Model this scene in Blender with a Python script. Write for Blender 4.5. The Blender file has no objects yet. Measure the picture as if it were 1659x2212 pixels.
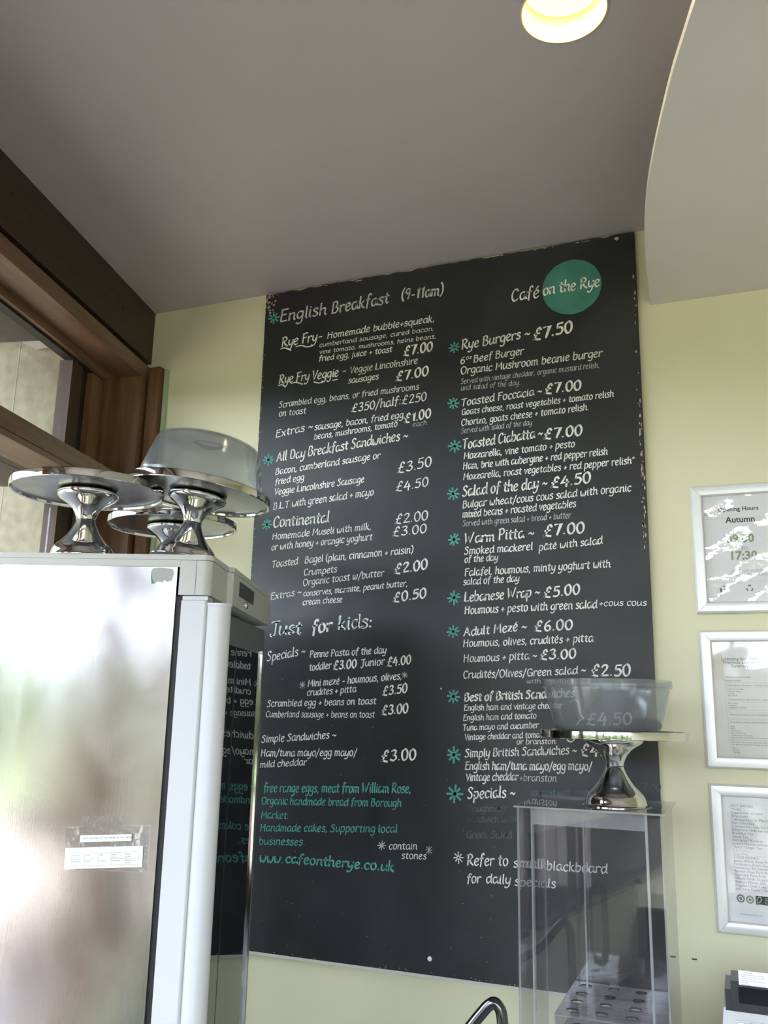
import bpy, bmesh, math, random
from mathutils import Vector, Matrix
random.seed(7)
SC = bpy.context.scene
COL = SC.collection

# ------------------------------------------------------------------ camera
CAM = Vector((0.0, 0.0, 1.6))
FPX = 1906.0
PX, PY = 829.5, 1106.0
_up = Vector((1010 - PX, -7270 - PY, FPX)).normalized()
_x = Vector((PX + 4080, PY - 1434, -FPX))
_x = (_x - _up * _up.dot(_x)).normalized()
_y = _up.cross(_x)
if _y.z < 0: _y = -_y
# rows of the camera->world matrix for image axes (x right, y down, z forward)
RW = Matrix((_x, _y, _up))
cam = bpy.data.cameras.new('camera'); camo = bpy.data.objects.new('camera', cam); COL.objects.link(camo)
right = RW @ Vector((1, 0, 0)); down = RW @ Vector((0, 1, 0)); fwd = RW @ Vector((0, 0, 1))
m = Matrix((right, -down, -fwd)).transposed().to_4x4(); m.translation = CAM
camo.matrix_world = m
cam.sensor_fit = 'VERTICAL'; cam.sensor_height = 36.0
cam.lens = FPX / 2212.0 * 36.0
cam.clip_start = 0.02; cam.clip_end = 300
SC.camera = camo

# ------------------------------------------------------------------ world, light, exposure
W = bpy.data.worlds.new('sky'); SC.world = W; W.use_nodes = True
nt = W.node_tree; nt.nodes.clear()
wo = nt.nodes.new('ShaderNodeOutputWorld'); bg = nt.nodes.new('ShaderNodeBackground')
tc = nt.nodes.new('ShaderNodeTexCoord'); sep = nt.nodes.new('ShaderNodeSeparateXYZ')
cr = nt.nodes.new('ShaderNodeValToRGB')
cr.color_ramp.elements[0].position = 0.0; cr.color_ramp.elements[0].color = (1.05, 1.16, 1.30, 1)
cr.color_ramp.elements[1].position = 0.7; cr.color_ramp.elements[1].color = (0.62, 0.76, 0.96, 1)
nt.links.new(tc.outputs['Generated'], sep.inputs[0]); nt.links.new(sep.outputs['Z'], cr.inputs[0])
nt.links.new(cr.outputs[0], bg.inputs[0]); bg.inputs[1].default_value = 3.4
nt.links.new(bg.outputs[0], wo.inputs[0])
SC.view_settings.view_transform = 'Standard'; SC.view_settings.look = 'None'
SC.view_settings.gamma = 1.0; SC.view_settings.use_curve_mapping = False
SC.view_settings.exposure = 1.95
SC.cycles.use_denoising = True
SC.cycles.max_bounces = 14; SC.cycles.transparent_max_bounces = 32
SC.cycles.diffuse_bounces = 6; SC.cycles.glossy_bounces = 6; SC.cycles.transmission_bounces = 8
SC.cycles.sample_clamp_indirect = 8.0
SC.cycles.caustics_reflective = False; SC.cycles.caustics_refractive = False

# ------------------------------------------------------------------ helpers
def ray(px, py): return RW @ Vector((px - PX, py - PY, FPX))
def hit(px, py, p, n):
    r = ray(px, py); return CAM + r * ((Vector(p) - CAM).dot(Vector(n)) / r.dot(Vector(n)))
def on_wall(px, py, y=2.5): return hit(px, py, (0, y, 0), (0, 1, 0))

def mat(name, col=(0.8, 0.8, 0.8), rough=0.5, metal=0.0, spec=0.5, noise=None, bump=None, **kw):
    """principled material; noise=(scale, colour2, lo, hi), bump=(scale, strength)"""
    M = bpy.data.materials.new(name); M.use_nodes = True
    t = M.node_tree; b = t.nodes['Principled BSDF']
    b.inputs['Base Color'].default_value = (*col, 1); b.inputs['Roughness'].default_value = rough
    b.inputs['Metallic'].default_value = metal; b.inputs['Specular IOR Level'].default_value = spec
    for k, v in kw.items(): b.inputs[k].default_value = v
    co = t.nodes.new('ShaderNodeTexCoord')
    if noise:
        sc, c2, lo, hi = noise[:4]
        mp = t.nodes.new('ShaderNodeMapping'); t.links.new(co.outputs['Object'], mp.inputs[0])
        if len(noise) > 4: mp.inputs['Scale'].default_value = noise[4]
        n = t.nodes.new('ShaderNodeTexNoise'); n.inputs['Scale'].default_value = sc; n.inputs['Detail'].default_value = 6
        r = t.nodes.new('ShaderNodeValToRGB')
        r.color_ramp.elements[0].position = lo; r.color_ramp.elements[0].color = (*col, 1)
        r.color_ramp.elements[1].position = hi; r.color_ramp.elements[1].color = (*c2, 1)
        t.links.new(mp.outputs[0], n.inputs[0]); t.links.new(n.outputs[0], r.inputs[0]); t.links.new(r.outputs[0], b.inputs['Base Color'])
    if bump:
        n = t.nodes.new('ShaderNodeTexNoise'); n.inputs['Scale'].default_value = bump[0]; n.inputs['Detail'].default_value = 5
        bu = t.nodes.new('ShaderNodeBump'); bu.inputs['Strength'].default_value = bump[1]; bu.inputs['Distance'].default_value = 0.002 if len(bump) < 3 else bump[2]
        t.links.new(co.outputs['Object'], n.inputs[0]); t.links.new(n.outputs[0], bu.inputs['Height']); t.links.new(bu.outputs[0], b.inputs['Normal'])
    return M

def clear(name, tint=(1, 1, 1), refl=0.05, rough=0.02, haze=0.0, hazecol=(0.8, 0.8, 0.8), bump=None, gain=1.0):
    """thin clear sheet: transparent + mirror by angle + optional diffuse haze"""
    M = bpy.data.materials.new(name); M.use_nodes = True; t = M.node_tree; t.nodes.clear()
    N = t.nodes.new; L = t.links.new
    out = N('ShaderNodeOutputMaterial'); tr = N('ShaderNodeBsdfTransparent'); gl = N('ShaderNodeBsdfGlossy')
    tr.inputs[0].default_value = (*tint, 1); gl.inputs['Roughness'].default_value = rough
    lw = N('ShaderNodeLayerWeight'); lw.inputs[0].default_value = 0.5
    pw = N('ShaderNodeMath'); pw.operation = 'POWER'; pw.inputs[1].default_value = 4.5
    ma = N('ShaderNodeMath'); ma.operation = 'MULTIPLY_ADD'; ma.inputs[1].default_value = (1 - refl) * gain; ma.inputs[2].default_value = refl
    mx = N('ShaderNodeMixShader')
    L(lw.outputs['Facing'], pw.inputs[0]); L(pw.outputs[0], ma.inputs[0]); L(ma.outputs[0], mx.inputs[0]); L(gl.outputs[0], mx.inputs[2])
    src = tr
    if haze > 0:
        df = N('ShaderNodeBsdfDiffuse'); df.inputs[0].default_value = (*hazecol, 1)
        tl = N('ShaderNodeBsdfTranslucent'); tl.inputs[0].default_value = (*hazecol, 1)
        m1 = N('ShaderNodeMixShader'); m1.inputs[0].default_value = 0.45; L(df.outputs[0], m1.inputs[1]); L(tl.outputs[0], m1.inputs[2])
        m2 = N('ShaderNodeMixShader'); L(tr.outputs[0], m2.inputs[1]); L(m1.outputs[0], m2.inputs[2])
        co = N('ShaderNodeTexCoord'); n = N('ShaderNodeTexNoise'); n.inputs['Scale'].default_value = 9; n.inputs['Detail'].default_value = 8
        L(co.outputs['Object'], n.inputs[0])
        mr = N('ShaderNodeMapRange'); mr.inputs['From Min'].default_value = 0.3; mr.inputs['From Max'].default_value = 0.7
        mr.inputs['To Min'].default_value = haze * 0.75; mr.inputs['To Max'].default_value = min(1, haze * 1.25)
        L(n.outputs[0], mr.inputs[0]); L(mr.outputs[0], m2.inputs[0]); src = m2
    L(src.outputs[0], mx.inputs[1])
    if bump:
        co = N('ShaderNodeTexCoord'); n = N('ShaderNodeTexNoise'); n.inputs['Scale'].default_value = bump[0]; n.inputs['Detail'].default_value = 3
        bu = N('ShaderNodeBump'); bu.inputs['Strength'].default_value = bump[1]; bu.inputs['Distance'].default_value = 0.004
        L(co.outputs['Object'], n.inputs[0]); L(n.outputs[0], bu.inputs['Height']); L(bu.outputs[0], gl.inputs['Normal'])
    L(mx.outputs[0], out.inputs[0]); return M

def emit(name, col, st):
    M = bpy.data.materials.new(name); M.use_nodes = True; t = M.node_tree; t.nodes.clear()
    o = t.nodes.new('ShaderNodeOutputMaterial'); e = t.nodes.new('ShaderNodeEmission')
    e.inputs[0].default_value = (*col, 1); e.inputs[1].default_value = st; t.links.new(e.outputs[0], o.inputs[0]); return M

def wood(name, c1, c2, rough=0.45, stretch=(12, 12, 1.2)):
    return mat(name, c1, rough, noise=(3.0, c2, 0.35, 0.7, stretch), bump=(60, 0.15))

def link(name, bm, mats, parent=None, smooth=False, bevel=0):
    if bevel:
        bmesh.ops.bevel(bm, geom=[e for e in bm.edges if len(e.link_faces) == 2 and e.calc_face_angle(0) > 0.6], offset=bevel, segments=2, affect='EDGES', clamp_overlap=True)
    bmesh.ops.recalc_face_normals(bm, faces=bm.faces)
    me = bpy.data.meshes.new(name); bm.to_mesh(me); bm.free()
    if not isinstance(mats, (list, tuple)): mats = [mats]
    for q in mats: me.materials.append(q)
    if smooth:
        for p in me.polygons: p.use_smooth = True
        if smooth != 'full': me.set_sharp_from_angle(angle=math.radians(35))
    o = bpy.data.objects.new(name, me); COL.objects.link(o)
    if parent: o.parent = parent
    return o
def box(bm, x0, x1, y0, y1, z0, z1, mi=0):
    v = [bm.verts.new(p) for p in [(x0,y0,z0),(x1,y0,z0),(x1,y1,z0),(x0,y1,z0),(x0,y0,z1),(x1,y0,z1),(x1,y1,z1),(x0,y1,z1)]]
    for f in [(3,2,1,0),(4,5,6,7),(0,1,5,4),(1,2,6,5),(2,3,7,6),(3,0,4,7)]:
        bm.faces.new([v[i] for i in f]).material_index = mi
def B(*a):
    bm = bmesh.new(); box(bm, *a); return bm
def prism(poly, z0, z1, bm=None):
    bm = bm or bmesh.new()
    a = [bm.verts.new((x, y, z0)) for x, y in poly]; b = [bm.verts.new((x, y, z1)) for x, y in poly]
    n = len(poly); bm.faces.new(a[::-1]); bm.faces.new(b)
    for i in range(n): bm.faces.new([a[i], a[(i+1) % n], b[(i+1) % n], b[i]])
    return bm
def lathe(prof, seg=64, closed=False, bm=None):
    bm = bm or bmesh.new(); rings = []
    for r, z in prof:
        if r < 1e-6: rings.append([bm.verts.new((0, 0, z))])
        else: rings.append([bm.verts.new((r*math.cos(2*math.pi*i/seg), r*math.sin(2*math.pi*i/seg), z)) for i in range(seg)])
    prs = list(zip(rings, rings[1:])) + ([(rings[-1], rings[0])] if closed else [])
    for a, b in prs:
        for i in range(seg):
            j = (i+1) % seg
            if len(a) == 1 and len(b) == 1: continue
            if len(a) == 1: bm.faces.new([a[0], b[i], b[j]])
            elif len(b) == 1: bm.faces.new([a[i], a[j], b[0]])
            else: bm.faces.new([a[i], a[j], b[j], b[i]])
    return bm
def crom(pts, n=6):
    P = [pts[0]] + list(pts) + [pts[-1]]; out = []
    for i in range(1, len(P) - 2):
        for k in range(n):
            t = k / n; p0, p1, p2, p3 = P[i-1], P[i], P[i+1], P[i+2]
            out.append(tuple(0.5*((2*p1[c]) + (-p0[c]+p2[c])*t + (2*p0[c]-5*p1[c]+4*p2[c]-p3[c])*t*t + (-p0[c]+3*p1[c]-3*p2[c]+p3[c])*t**3) for c in range(len(p1))))
    out.append(tuple(pts[-1])); return out
def tube(path, r, seg=16, bm=None):
    bm = bm or bmesh.new(); P = [Vector(p) for p in path]; rings = []; ref = Vector((0, 1, 0.13)).normalized()
    for i, p in enumerate(P):
        d = (P[min(i+1, len(P)-1)] - P[max(i-1, 0)]).normalized()
        a = d.cross(ref).normalized(); b = d.cross(a).normalized()
        rings.append([bm.verts.new(p + a*r*math.cos(2*math.pi*k/seg) + b*r*math.sin(2*math.pi*k/seg)) for k in range(seg)])
    for a, b in zip(rings, rings[1:]):
        for k in range(seg): bm.faces.new([a[k], a[(k+1) % seg], b[(k+1) % seg], b[k]])
    bm.faces.new(rings[0][::-1]); bm.faces.new(rings[-1]); return bm
def thing(name, label, cat, loc=(0, 0, 0), rotz=0, group=None):
    o = bpy.data.objects.new(name, None); COL.objects.link(o); o.location = loc; o.rotation_euler = (0, 0, rotz)
    o.empty_display_size = 0.05; o['label'] = label; o['category'] = cat
    if group: o['group'] = group
    return o
def struct(name, bm, m, **k):
    o = link(name, bm, m, **k); o['kind'] = 'structure'; return o

# ------------------------------------------------------------------ materials
M_wall = mat('wall_green', (0.74, 0.71, 0.49), 0.6, spec=0.3, noise=(1.4, (0.77, 0.745, 0.53), 0.35, 0.7), bump=(90, 0.08))
M_ceil = mat('ceiling_paint', (0.52, 0.485, 0.495), 0.42, spec=0.4, noise=(1.1, (0.56, 0.52, 0.53), 0.3, 0.7), bump=(30, 0.04))
M_raft = mat('raft_paint', (0.66, 0.62, 0.60), 0.30, spec=0.5, noise=(2.0, (0.70, 0.66, 0.64), 0.3, 0.7), bump=(12, 0.06))
M_edge_lit = mat('raft_edge_lit', (0.90, 0.87, 0.80), 0.5)  # paler cream than the raft: lamplight on the edge put into the colour
M_fascia = wood('dark_wood', (0.060, 0.034, 0.024), (0.038, 0.022, 0.016), 0.5, (2, 12, 12))
M_wood = wood('window_wood', (0.24, 0.125, 0.066), (0.15, 0.075, 0.038), 0.4)
M_woodh = wood('window_wood_along', (0.23, 0.135, 0.082), (0.15, 0.085, 0.048), 0.4, (1.2, 12, 12))
M_woodd = wood('outer_wood', (0.075, 0.040, 0.024), (0.05, 0.027, 0.017), 0.6)
M_black = mat('rubber_and_gap_shade', (0.012, 0.012, 0.014), 0.5)
M_floor = mat('floor_tile', (0.13, 0.125, 0.125), 0.5, noise=(3, (0.16, 0.15, 0.15), 0.3, 0.7))
M_conc = mat('roughcast', (0.185, 0.160, 0.105), 0.9, noise=(24, (0.25, 0.22, 0.15), 0.35, 0.65), bump=(160, 0.6, 0.003))
M_grey = mat('grey_concrete', (0.075, 0.072, 0.068), 0.9, noise=(20, (0.06, 0.058, 0.055), 0.3, 0.7))
M_win = clear('window_glass', refl=0.05)
M_patio = mat('sandy_paving', (0.50, 0.37, 0.27), 0.9, noise=(5, (0.42, 0.31, 0.23), 0.3, 0.7))
M_lawn = mat('lawn', (0.22, 0.27, 0.10), 0.95, noise=(2, (0.30, 0.33, 0.14), 0.3, 0.7))
M_leaf = mat('tree_leaves', (0.10, 0.13, 0.06), 0.9, noise=(3, (0.20, 0.22, 0.10), 0.3, 0.7), bump=(5, 1.0, 0.2))
M_steel = mat('worktop_steel', (0.55, 0.55, 0.56), 0.3, 1.0)
M_chrome = mat('polished_steel', (0.62, 0.61, 0.60), 0.07, 1.0, noise=(7, (0.70, 0.69, 0.67), 0.3, 0.7), bump=(14, 0.05))
M_under = mat('steel_dark_reflect', (0.27, 0.27, 0.27), 0.22, 1.0, noise=(14, (0.36, 0.36, 0.36), 0.3, 0.7), bump=(40, 0.15))  # dark reflection on the plates put into this darker steel colour
M_cover = clear('frosted_cover', tint=(0.93, 0.95, 0.97), refl=0.06, rough=0.12, haze=0.19, hazecol=(0.50, 0.51, 0.54))
M_acryl = clear('acrylic_sheet', tint=(0.975, 0.975, 0.985), refl=0.042, rough=0.01, haze=0.006, hazecol=(.6,.62,.66))
M_acedge = clear('acrylic_edge', tint=(0.9, 0.92, 0.95), refl=0.15, rough=0.1, haze=0.45, hazecol=(0.85, 0.87, 0.92))
M_fgrey = mat('header_grey', (0.60, 0.60, 0.58), 0.45)
M_fwhite = mat('door_white', (0.68, 0.69, 0.73), 0.35)
M_dark = mat('dark_plastic', (0.02, 0.021, 0.026), 0.35)
M_paper = mat('paper', (0.84, 0.84, 0.86), 0.7)
M_ink = mat('ink', (0.03, 0.03, 0.035), 0.7)
M_inkg = mat('grey_ink', (0.20, 0.20, 0.21), 0.7)
M_inkl = mat('pale_ink', (0.52, 0.52, 0.52), 0.7)
M_inkgreen = mat('green_ink', (0.28, 0.35, 0.20), 0.7)
M_alu = mat('frame_silver', (0.78, 0.78, 0.78), 0.35, 0.35)
M_trunk = mat('green_plastic', (0.42, 0.50, 0.34), 0.25)

# brushed stainless side of the fridge
def brushed():
    M = mat('brushed_stainless', (0.70, 0.69, 0.70), 0.17, 1.0)
    t = M.node_tree; b = t.nodes['Principled BSDF']; N = t.nodes.new; L = t.links.new
    co = N('ShaderNodeTexCoord'); mp = N('ShaderNodeMapping'); mp.inputs['Scale'].default_value = (150, 150, 1.2)
    n = N('ShaderNodeTexNoise'); n.inputs['Scale'].default_value = 3; n.inputs['Detail'].default_value = 6
    L(co.outputs['Object'], mp.inputs[0]); L(mp.outputs[0], n.inputs[0])
    n2 = N('ShaderNodeTexNoise'); n2.inputs['Scale'].default_value = 5; n2.inputs['Detail'].default_value = 8; n2.inputs['Distortion'].default_value = 1.5
    mp2 = N('ShaderNodeMapping'); mp2.inputs['Scale'].default_value = (1.6, 1.6, 0.7); L(co.outputs['Object'], mp2.inputs[0]); L(mp2.outputs[0], n2.inputs[0])
    mr = N('ShaderNodeMapRange'); mr.inputs['From Min'].default_value = .35; mr.inputs['From Max'].default_value = .65
    mr.inputs['To Min'].default_value = .125; mr.inputs['To Max'].default_value = .175; L(n2.outputs[0], mr.inputs[0]); L(mr.outputs[0], b.inputs['Roughness'])
    bu = N('ShaderNodeBump'); bu.inputs['Strength'].default_value = .05; bu.inputs['Distance'].default_value = .0006
    L(n.outputs[0], bu.inputs['Height']); L(bu.outputs[0], b.inputs['Normal'])
    return M
M_side = brushed()

# chalkboard: black paint with wiped chalk smudges
def board_mat():
    M = mat('blackboard_paint', (0.018, 0.019, 0.021), 0.42, spec=0.45)
    t = M.node_tree; b = t.nodes['Principled BSDF']; N = t.nodes.new; L = t.links.new
    co = N('ShaderNodeTexCoord'); n = N('ShaderNodeTexNoise'); n.inputs['Scale'].default_value = 3.2; n.inputs['Detail'].default_value = 9; n.inputs['Distortion'].default_value = .8
    L(co.outputs['Object'], n.inputs[0]); r = N('ShaderNodeValToRGB')
    e = r.color_ramp.elements; e[0].position = .35; e[0].color = (.014, .015, .016, 1); e[1].position = .8; e[1].color = (.034, .036, .040, 1)
    L(n.outputs[0], r.inputs[0]); L(r.outputs[0], b.inputs['Base Color'])
    n2 = N('ShaderNodeTexNoise'); n2.inputs['Scale'].default_value = 14; n2.inputs['Detail'].default_value = 6; L(co.outputs['Object'], n2.inputs[0])
    mr = N('ShaderNodeMapRange'); mr.inputs['To Min'].default_value = .34; mr.inputs['To Max'].default_value = .52; L(n2.outputs[0], mr.inputs[0]); L(mr.outputs[0], b.inputs['Roughness'])
    return M
M_board = board_mat()
def chalk(name, c, fade=0.72):
    c2 = tuple(x * fade for x in c)
    return mat(name, c, 0.8, spec=0.2, noise=(34, c2, 0.42, 0.72))
M_white = chalk('white_chalk_ink', (0.90, 0.90, 0.86))
M_thin = chalk('thin_chalk', (0.66, 0.67, 0.65), 0.6)
M_teal = chalk('teal_chalk_ink', (0.12, 0.43, 0.365), 0.66)
M_disc = mat('teal_paint', (0.045, 0.20, 0.155), 0.6, noise=(16, (0.06, 0.25, 0.195), 0.4, 0.65))
M_dim = mat('rubbed_chalk', (0.115, 0.125, 0.135), 0.5, noise=(20, (0.04, 0.045, 0.05), 0.35, 0.65))
M_dimt = mat('rubbed_teal', (0.08, 0.17, 0.18), 0.5, noise=(20, (0.03, 0.05, 0.06), 0.35, 0.65))
M_chip = mat('chipped_wood', (0.55, 0.42, 0.34), 0.9)

# ------------------------------------------------------------------ big structure
H = 3.026; FL = -0.15; D = 2.5
COR = Vector((-1.927, D, 0)); u_ = Vector((0.21, -0.9777, 0)).normalized()
ANG = math.atan2(u_.y, u_.x)
def LW(u, n, z): # left-wall coordinates -> world
    return COR + u_ * u + Vector((-u_.y, u_.x, 0)) * n + Vector((0, 0, z))
XR = 3.2; YB = -3.0
lw_end = LW(6.9, 0, 0)
struct('floor', prism([(-2.6, D+.15), (XR+.1, D+.15), (XR+.1, YB-.1), (-2.6, YB-.1)], FL-.1, FL), M_floor)
# ceiling slab with a round hole for the lamp
LC = Vector((-0.249, 1.570)); LR = 0.0865
def ceiling():
    bm = bmesh.new(); seg = 64
    ring = [bm.verts.new((LC.x + LR*math.cos(2*math.pi*i/seg), LC.y + LR*math.sin(2*math.pi*i/seg), H)) for i in range(seg)]
    x0, x1, y0, y1 = -2.6, XR+.1, YB-.1, D+.15
    sq = []
    for i in range(seg):
        a = 2*math.pi*i/seg; dx, dy = math.cos(a), math.sin(a); k = min(((x1 if dx > 0 else x0)-LC.x)/dx if abs(dx) > 1e-9 else 1e9, ((y1 if dy > 0 else y0)-LC.y)/dy if abs(dy) > 1e-9 else 1e9)
        sq.append(bm.verts.new((LC.x+dx*k, LC.y+dy*k, H)))
    for i in range(seg):
        j = (i+1) % seg; bm.faces.new([ring[i], ring[j], sq[j], sq[i]])
    # the four corners
    for cx_, cy_ in ((x0,y0),(x1,y0),(x1,y1),(x0,y1)):
        c = bm.verts.new((cx_, cy_, H)); nb = sorted(sq, key=lambda v: (v.co - c.co).length)
        ix = next(v for v in nb if abs(v.co.x-cx_) < 1e-5); iy = next(v for v in nb if abs(v.co.y-cy_) < 1e-5)
        i1, i2 = sq.index(ix), sq.index(iy)
        if abs(i1-i2) in (1, seg-1): bm.faces.new([c, ix, iy])
    box(bm, x0, x1, y0, y1, H+.14, H+.2)
    return bm
CE = struct('ceiling', ceiling(), M_ceil)
struct('wall_back', prism([(-2.1, D), (XR+.1, D), (XR+.1, D+.12), (-2.1, D+.12)], FL, H), M_wall)
wb = bpy.data.objects['wall_back']
for x in (-.196, -.143): link('nail', B(x-.006, x+.006, D-.003, D, 1.0195, 1.0225), M_dark, wb)
struct('wall_right', B(XR, XR+.1, YB, D, FL, H), M_wall)
# suspended raft: flat board with a curved free edge
rc = crom([(-.170, 2.499), (-.162, 2.33), (-.157, 2.218), (-.146, 2.076), (-.126, 1.913), (-.101, 1.774), (-.075, 1.653), (-.044, 1.523), (-.017, 1.428), (.005, 1.353), (.06, 1.18), (.16, .92), (.34, .55), (.6, .2), (1.0, -.2), (1.5, -.5)], 5)
rb = prism([(x, y) for x, y in rc] + [(2.6, -.5), (2.6, 2.499)], 2.781, 2.797)
RAFT = link('suspended_raft', rb, [M_raft, M_edge_lit], CE, bevel=0); RAFT['label'] = 'lower white board with a curved free edge below the ceiling'
for p in RAFT.data.polygons:
    if abs(p.normal.z) < .5: p.material_index = 1
print('raft', [round(c, 3) for c in RAFT.bound_box[0]])
# hangers of the raft up to the ceiling (out of view above it)
for x, y in ((.5, 2.2), (.5, 1.2), (2.2, 2.2), (2.2, .2)): link('hanger_rod', B(x-.004, x+.004, y-.004, y+.004, 2.797, H), M_steel, RAFT)

# ---- left window wall -----------------------------------------------------
def lobj(name, u0, u1, n0, n1, z0, z1, m, parent=None, bevel=0.0):
    o = link(name, B(u0, u1, n0, n1, z0, z1), m, parent, bevel=bevel)
    if parent is None:
        o.location = COR; o.rotation_euler = (0, 0, ANG)
    return o
LEN = 6.85
f = lobj('trim_1', -.012, LEN, -.05, 0, 2.826, H, M_fascia, bevel=.002); f['kind'] = 'structure'
for u, z in ((.25, 2.93), (.92, 2.94)):
    link('screw_head', B(u-.003, u+.003, 0, .001, z-.004, z+.004), M_black, f)
f = lobj('wall_left', -.1, LEN, -.16, -.04, FL, .45, M_wall); f['kind'] = 'structure'
f = lobj('wall_left_low', 3.75, LEN, -.14, .01, .95, 1.50, M_wall); f['kind'] = 'structure'
f = lobj('baseboard_left', 3.75, LEN, -.14, .015, .45, .95, M_fascia); f['kind'] = 'structure'
f = lobj('trim_7', -.1, LEN, -1.0, -.205, 2.99, 3.022, M_grey); f['kind'] = 'structure'
f = lobj('gap_shade_backing', -.1, LEN, -.20, -.045, 2.81, H, M_black); f['kind'] = 'structure'  # black block behind the open gap, painting in the shadow line under the fascia
def bay(name, u0, u1, jamb):
    w = bpy.data.objects.new(name, None); COL.objects.link(w); w.location = COR; w.rotation_euler = (0, 0, ANG); w['kind'] = 'structure'
    zt, zb = 2.755, .45
    lobj('head', u0-.065, u1+.02, -.16, 0, zt, 2.808, M_woodh, w, .002)
    lobj('front_post', u0-.065, u0, -.03, 0, zb, zt, M_wood, w, .002)
    lobj('jamb_lining', u0-.05, u0, -.16, -.03, zb, zt, M_wood, w)
    lobj('post', u1, u1+.06, -.16, 0, zb, zt, M_wood, w, .002)
    lobj('inner_frame_head', u0, u1, -.16, -.106, zt-.026, zt, M_woodh, w, .002)
    lobj('inner_frame_stile', u0, u0+.042, -.16, -.106, zb, zt-.026, M_wood, w, .002)
    lobj('seal', u0+.042, u1, -.158, -.124, zt-.034, zt-.026, M_black, w)
    lobj('seal', u0+.042, u0+.050, -.158, -.126, zb, zt-.034, M_black, w)
    lobj('casement_stile', u0+.050, u0+.13, -.165, -.118, zb, zt-.034, M_wood, w, .003)
    lobj('casement_gap', u0+.13, u0+.178, -.165, -.140, zb, zt-.034, M_black, w)
    lobj('outer_stile', u0+.180, u0+.248, -.175, -.128, zb, zt-.034, M_woodd, w, .003)
    lobj('transom', u0, u1, -.12, 0, 2.289, 2.362, M_woodh, w, .002)
    lobj('transom_groove', u0, u1, -.01, .0006, 2.306, 2.309, M_black, w)
    lobj('outer_ledge', u0+.25, u1, -.33, -.12, 2.289, 2.305, M_fascia, w)
    lobj('sill_board', u0, u1, -.16, .06, zb, zb+.03, M_woodh, w, .003)
    lobj('glass_pane', u0+.25, u1, -.155, -.150, 2.362, zt-.034, M_win, w)
    lobj('glass_pane', u0+.25, u1, -.155, -.150, zb+.03, 2.289, M_win, w)
    return w
bay('window_1', .065, 1.75, 1); bay('window_2', 1.875, 3.55, 1); bay('window_3', 3.68, 5.3, 1); bay('window_4', 5.43, 6.8, 1)
o = struct('trim_3', B(-1.913, -1.866, D-.028, D, FL, 2.80), M_wood, bevel=.002)
o = struct('trim_4', B(-1.855, -1.843, D-.012, D, FL, 2.794), M_trunk, bevel=.002)
# ---- glazed back of the room ----------------------------------------------
BX0, BX1 = -1.2, XR
struct('wall_rear_low', B(-1.9, -.15, YB-.12, YB+.05, .95, 1.50), M_wall)
struct('baseboard_rear', B(-1.9, -1.15, YB-.12, YB+.055, .72, .95), M_fascia)
n = 6; X0R = -1.75; wd = (XR - X0R) / n
struct('wall_rear', B(-1.9, XR, YB-.1, YB, 2.86, H), M_wall)
for i in range(n):
    x0 = X0R + i*wd
    w = bpy.data.objects.new('window_%d' % (5+i), None); COL.objects.link(w); w['kind'] = 'structure'
    link('stile', B(x0, x0+.06, YB-.1, YB+.02, FL, 2.86), M_wood, w); link('stile', B(x0+wd-.04, x0+wd, YB-.1, YB+.02, FL, 2.86), M_wood, w)
    link('rail', B(x0+.06, x0+wd-.04, YB-.09, YB, 2.79, 2.86), M_woodh, w)
    link('rail', B(x0+.06, x0+wd-.04, YB-.09, YB, .88, .95), M_fascia, w)
    link('rail', B(x0+.06, x0+wd-.04, YB-.09, YB, FL, .25), M_fascia, w)
    link('rail', B(x0+.06, x0+wd-.04, YB-.09, YB, 2.05, 2.10), M_woodh, w)
    link('glass_pane', B(x0+.06, x0+wd-.04, YB-.05, YB-.045, .25, 2.79), M_win, w)
# ---- outdoors ---------------------------------------------------------------
g = struct('ground_paving', B(-9, 9, -13, 9, FL-.14, FL-.102), M_patio)
bm = B(-60, 60, -60, 60, FL-.2, FL-.145); g = struct('ground_lawn', bm, M_lawn)
def trees():
    bm = bmesh.new()
    for i in range(62):
        a = math.radians(150 + i*3.9); R = 34 + random.uniform(-4, 6)
        x, y, r = R*math.cos(a), R*math.sin(a), random.uniform(1.4, 2.6)
        s = bmesh.ops.create_icosphere(bm, subdivisions=3, radius=r)
        for v in s['verts']: v.co = Vector((v.co.x, v.co.y, v.co.z*1.15)) * (1+.22*math.sin(v.co.x*3.1+i)*math.cos(v.co.y*2.7)*math.sin(v.co.z*3.3+i)) + Vector((x, y, r*.9))
    return bm
o = link('tree_line', trees(), M_leaf, smooth=True); o['kind'] = 'stuff'; o['label'] = 'distant green tree line of the park outside the windows'; o['category'] = 'trees'
ww = struct('wall_outside', prism([(-9, 2.62), (-2.12, 2.62), (-2.12, 2.9), (-9, 2.9)], FL-.1, 3.3), M_conc)
link('joint', B(-2.690, -2.684, 2.6188, 2.62, .6, 3.15), mat('joint_mortar', (.26, .235, .17), .9), ww)
struct('trim_6', B(-9, -2.12, 2.4, 2.62, 3.16, 3.3), M_grey)
struct('wall_roof_edge', B(-2.9, XR+.5, YB-.3, D+.3, H+.2, H+.3), M_grey)

# portals: the window openings that let the sky in
def portal(loc, sx, sy, direction):
    l = bpy.data.lights.new('daylight_portal', 'AREA'); l.shape = 'RECTANGLE'; l.size = sx; l.size_y = sy
    l.cycles.is_portal = True
    o = bpy.data.objects.new('daylight_portal', l); COL.objects.link(o); o.location = loc
    o.rotation_euler = Vector(direction).to_track_quat('-Z', 'Z').to_euler()
portal(LW(3.45, -.22, 1.6), 7.0, 2.35, LW(0, 1, 0) - LW(0, 0, 0))
portal(Vector((.75, YB-.15, 1.35)), 5.0, 3.0, (0, 1, 0))

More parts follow.
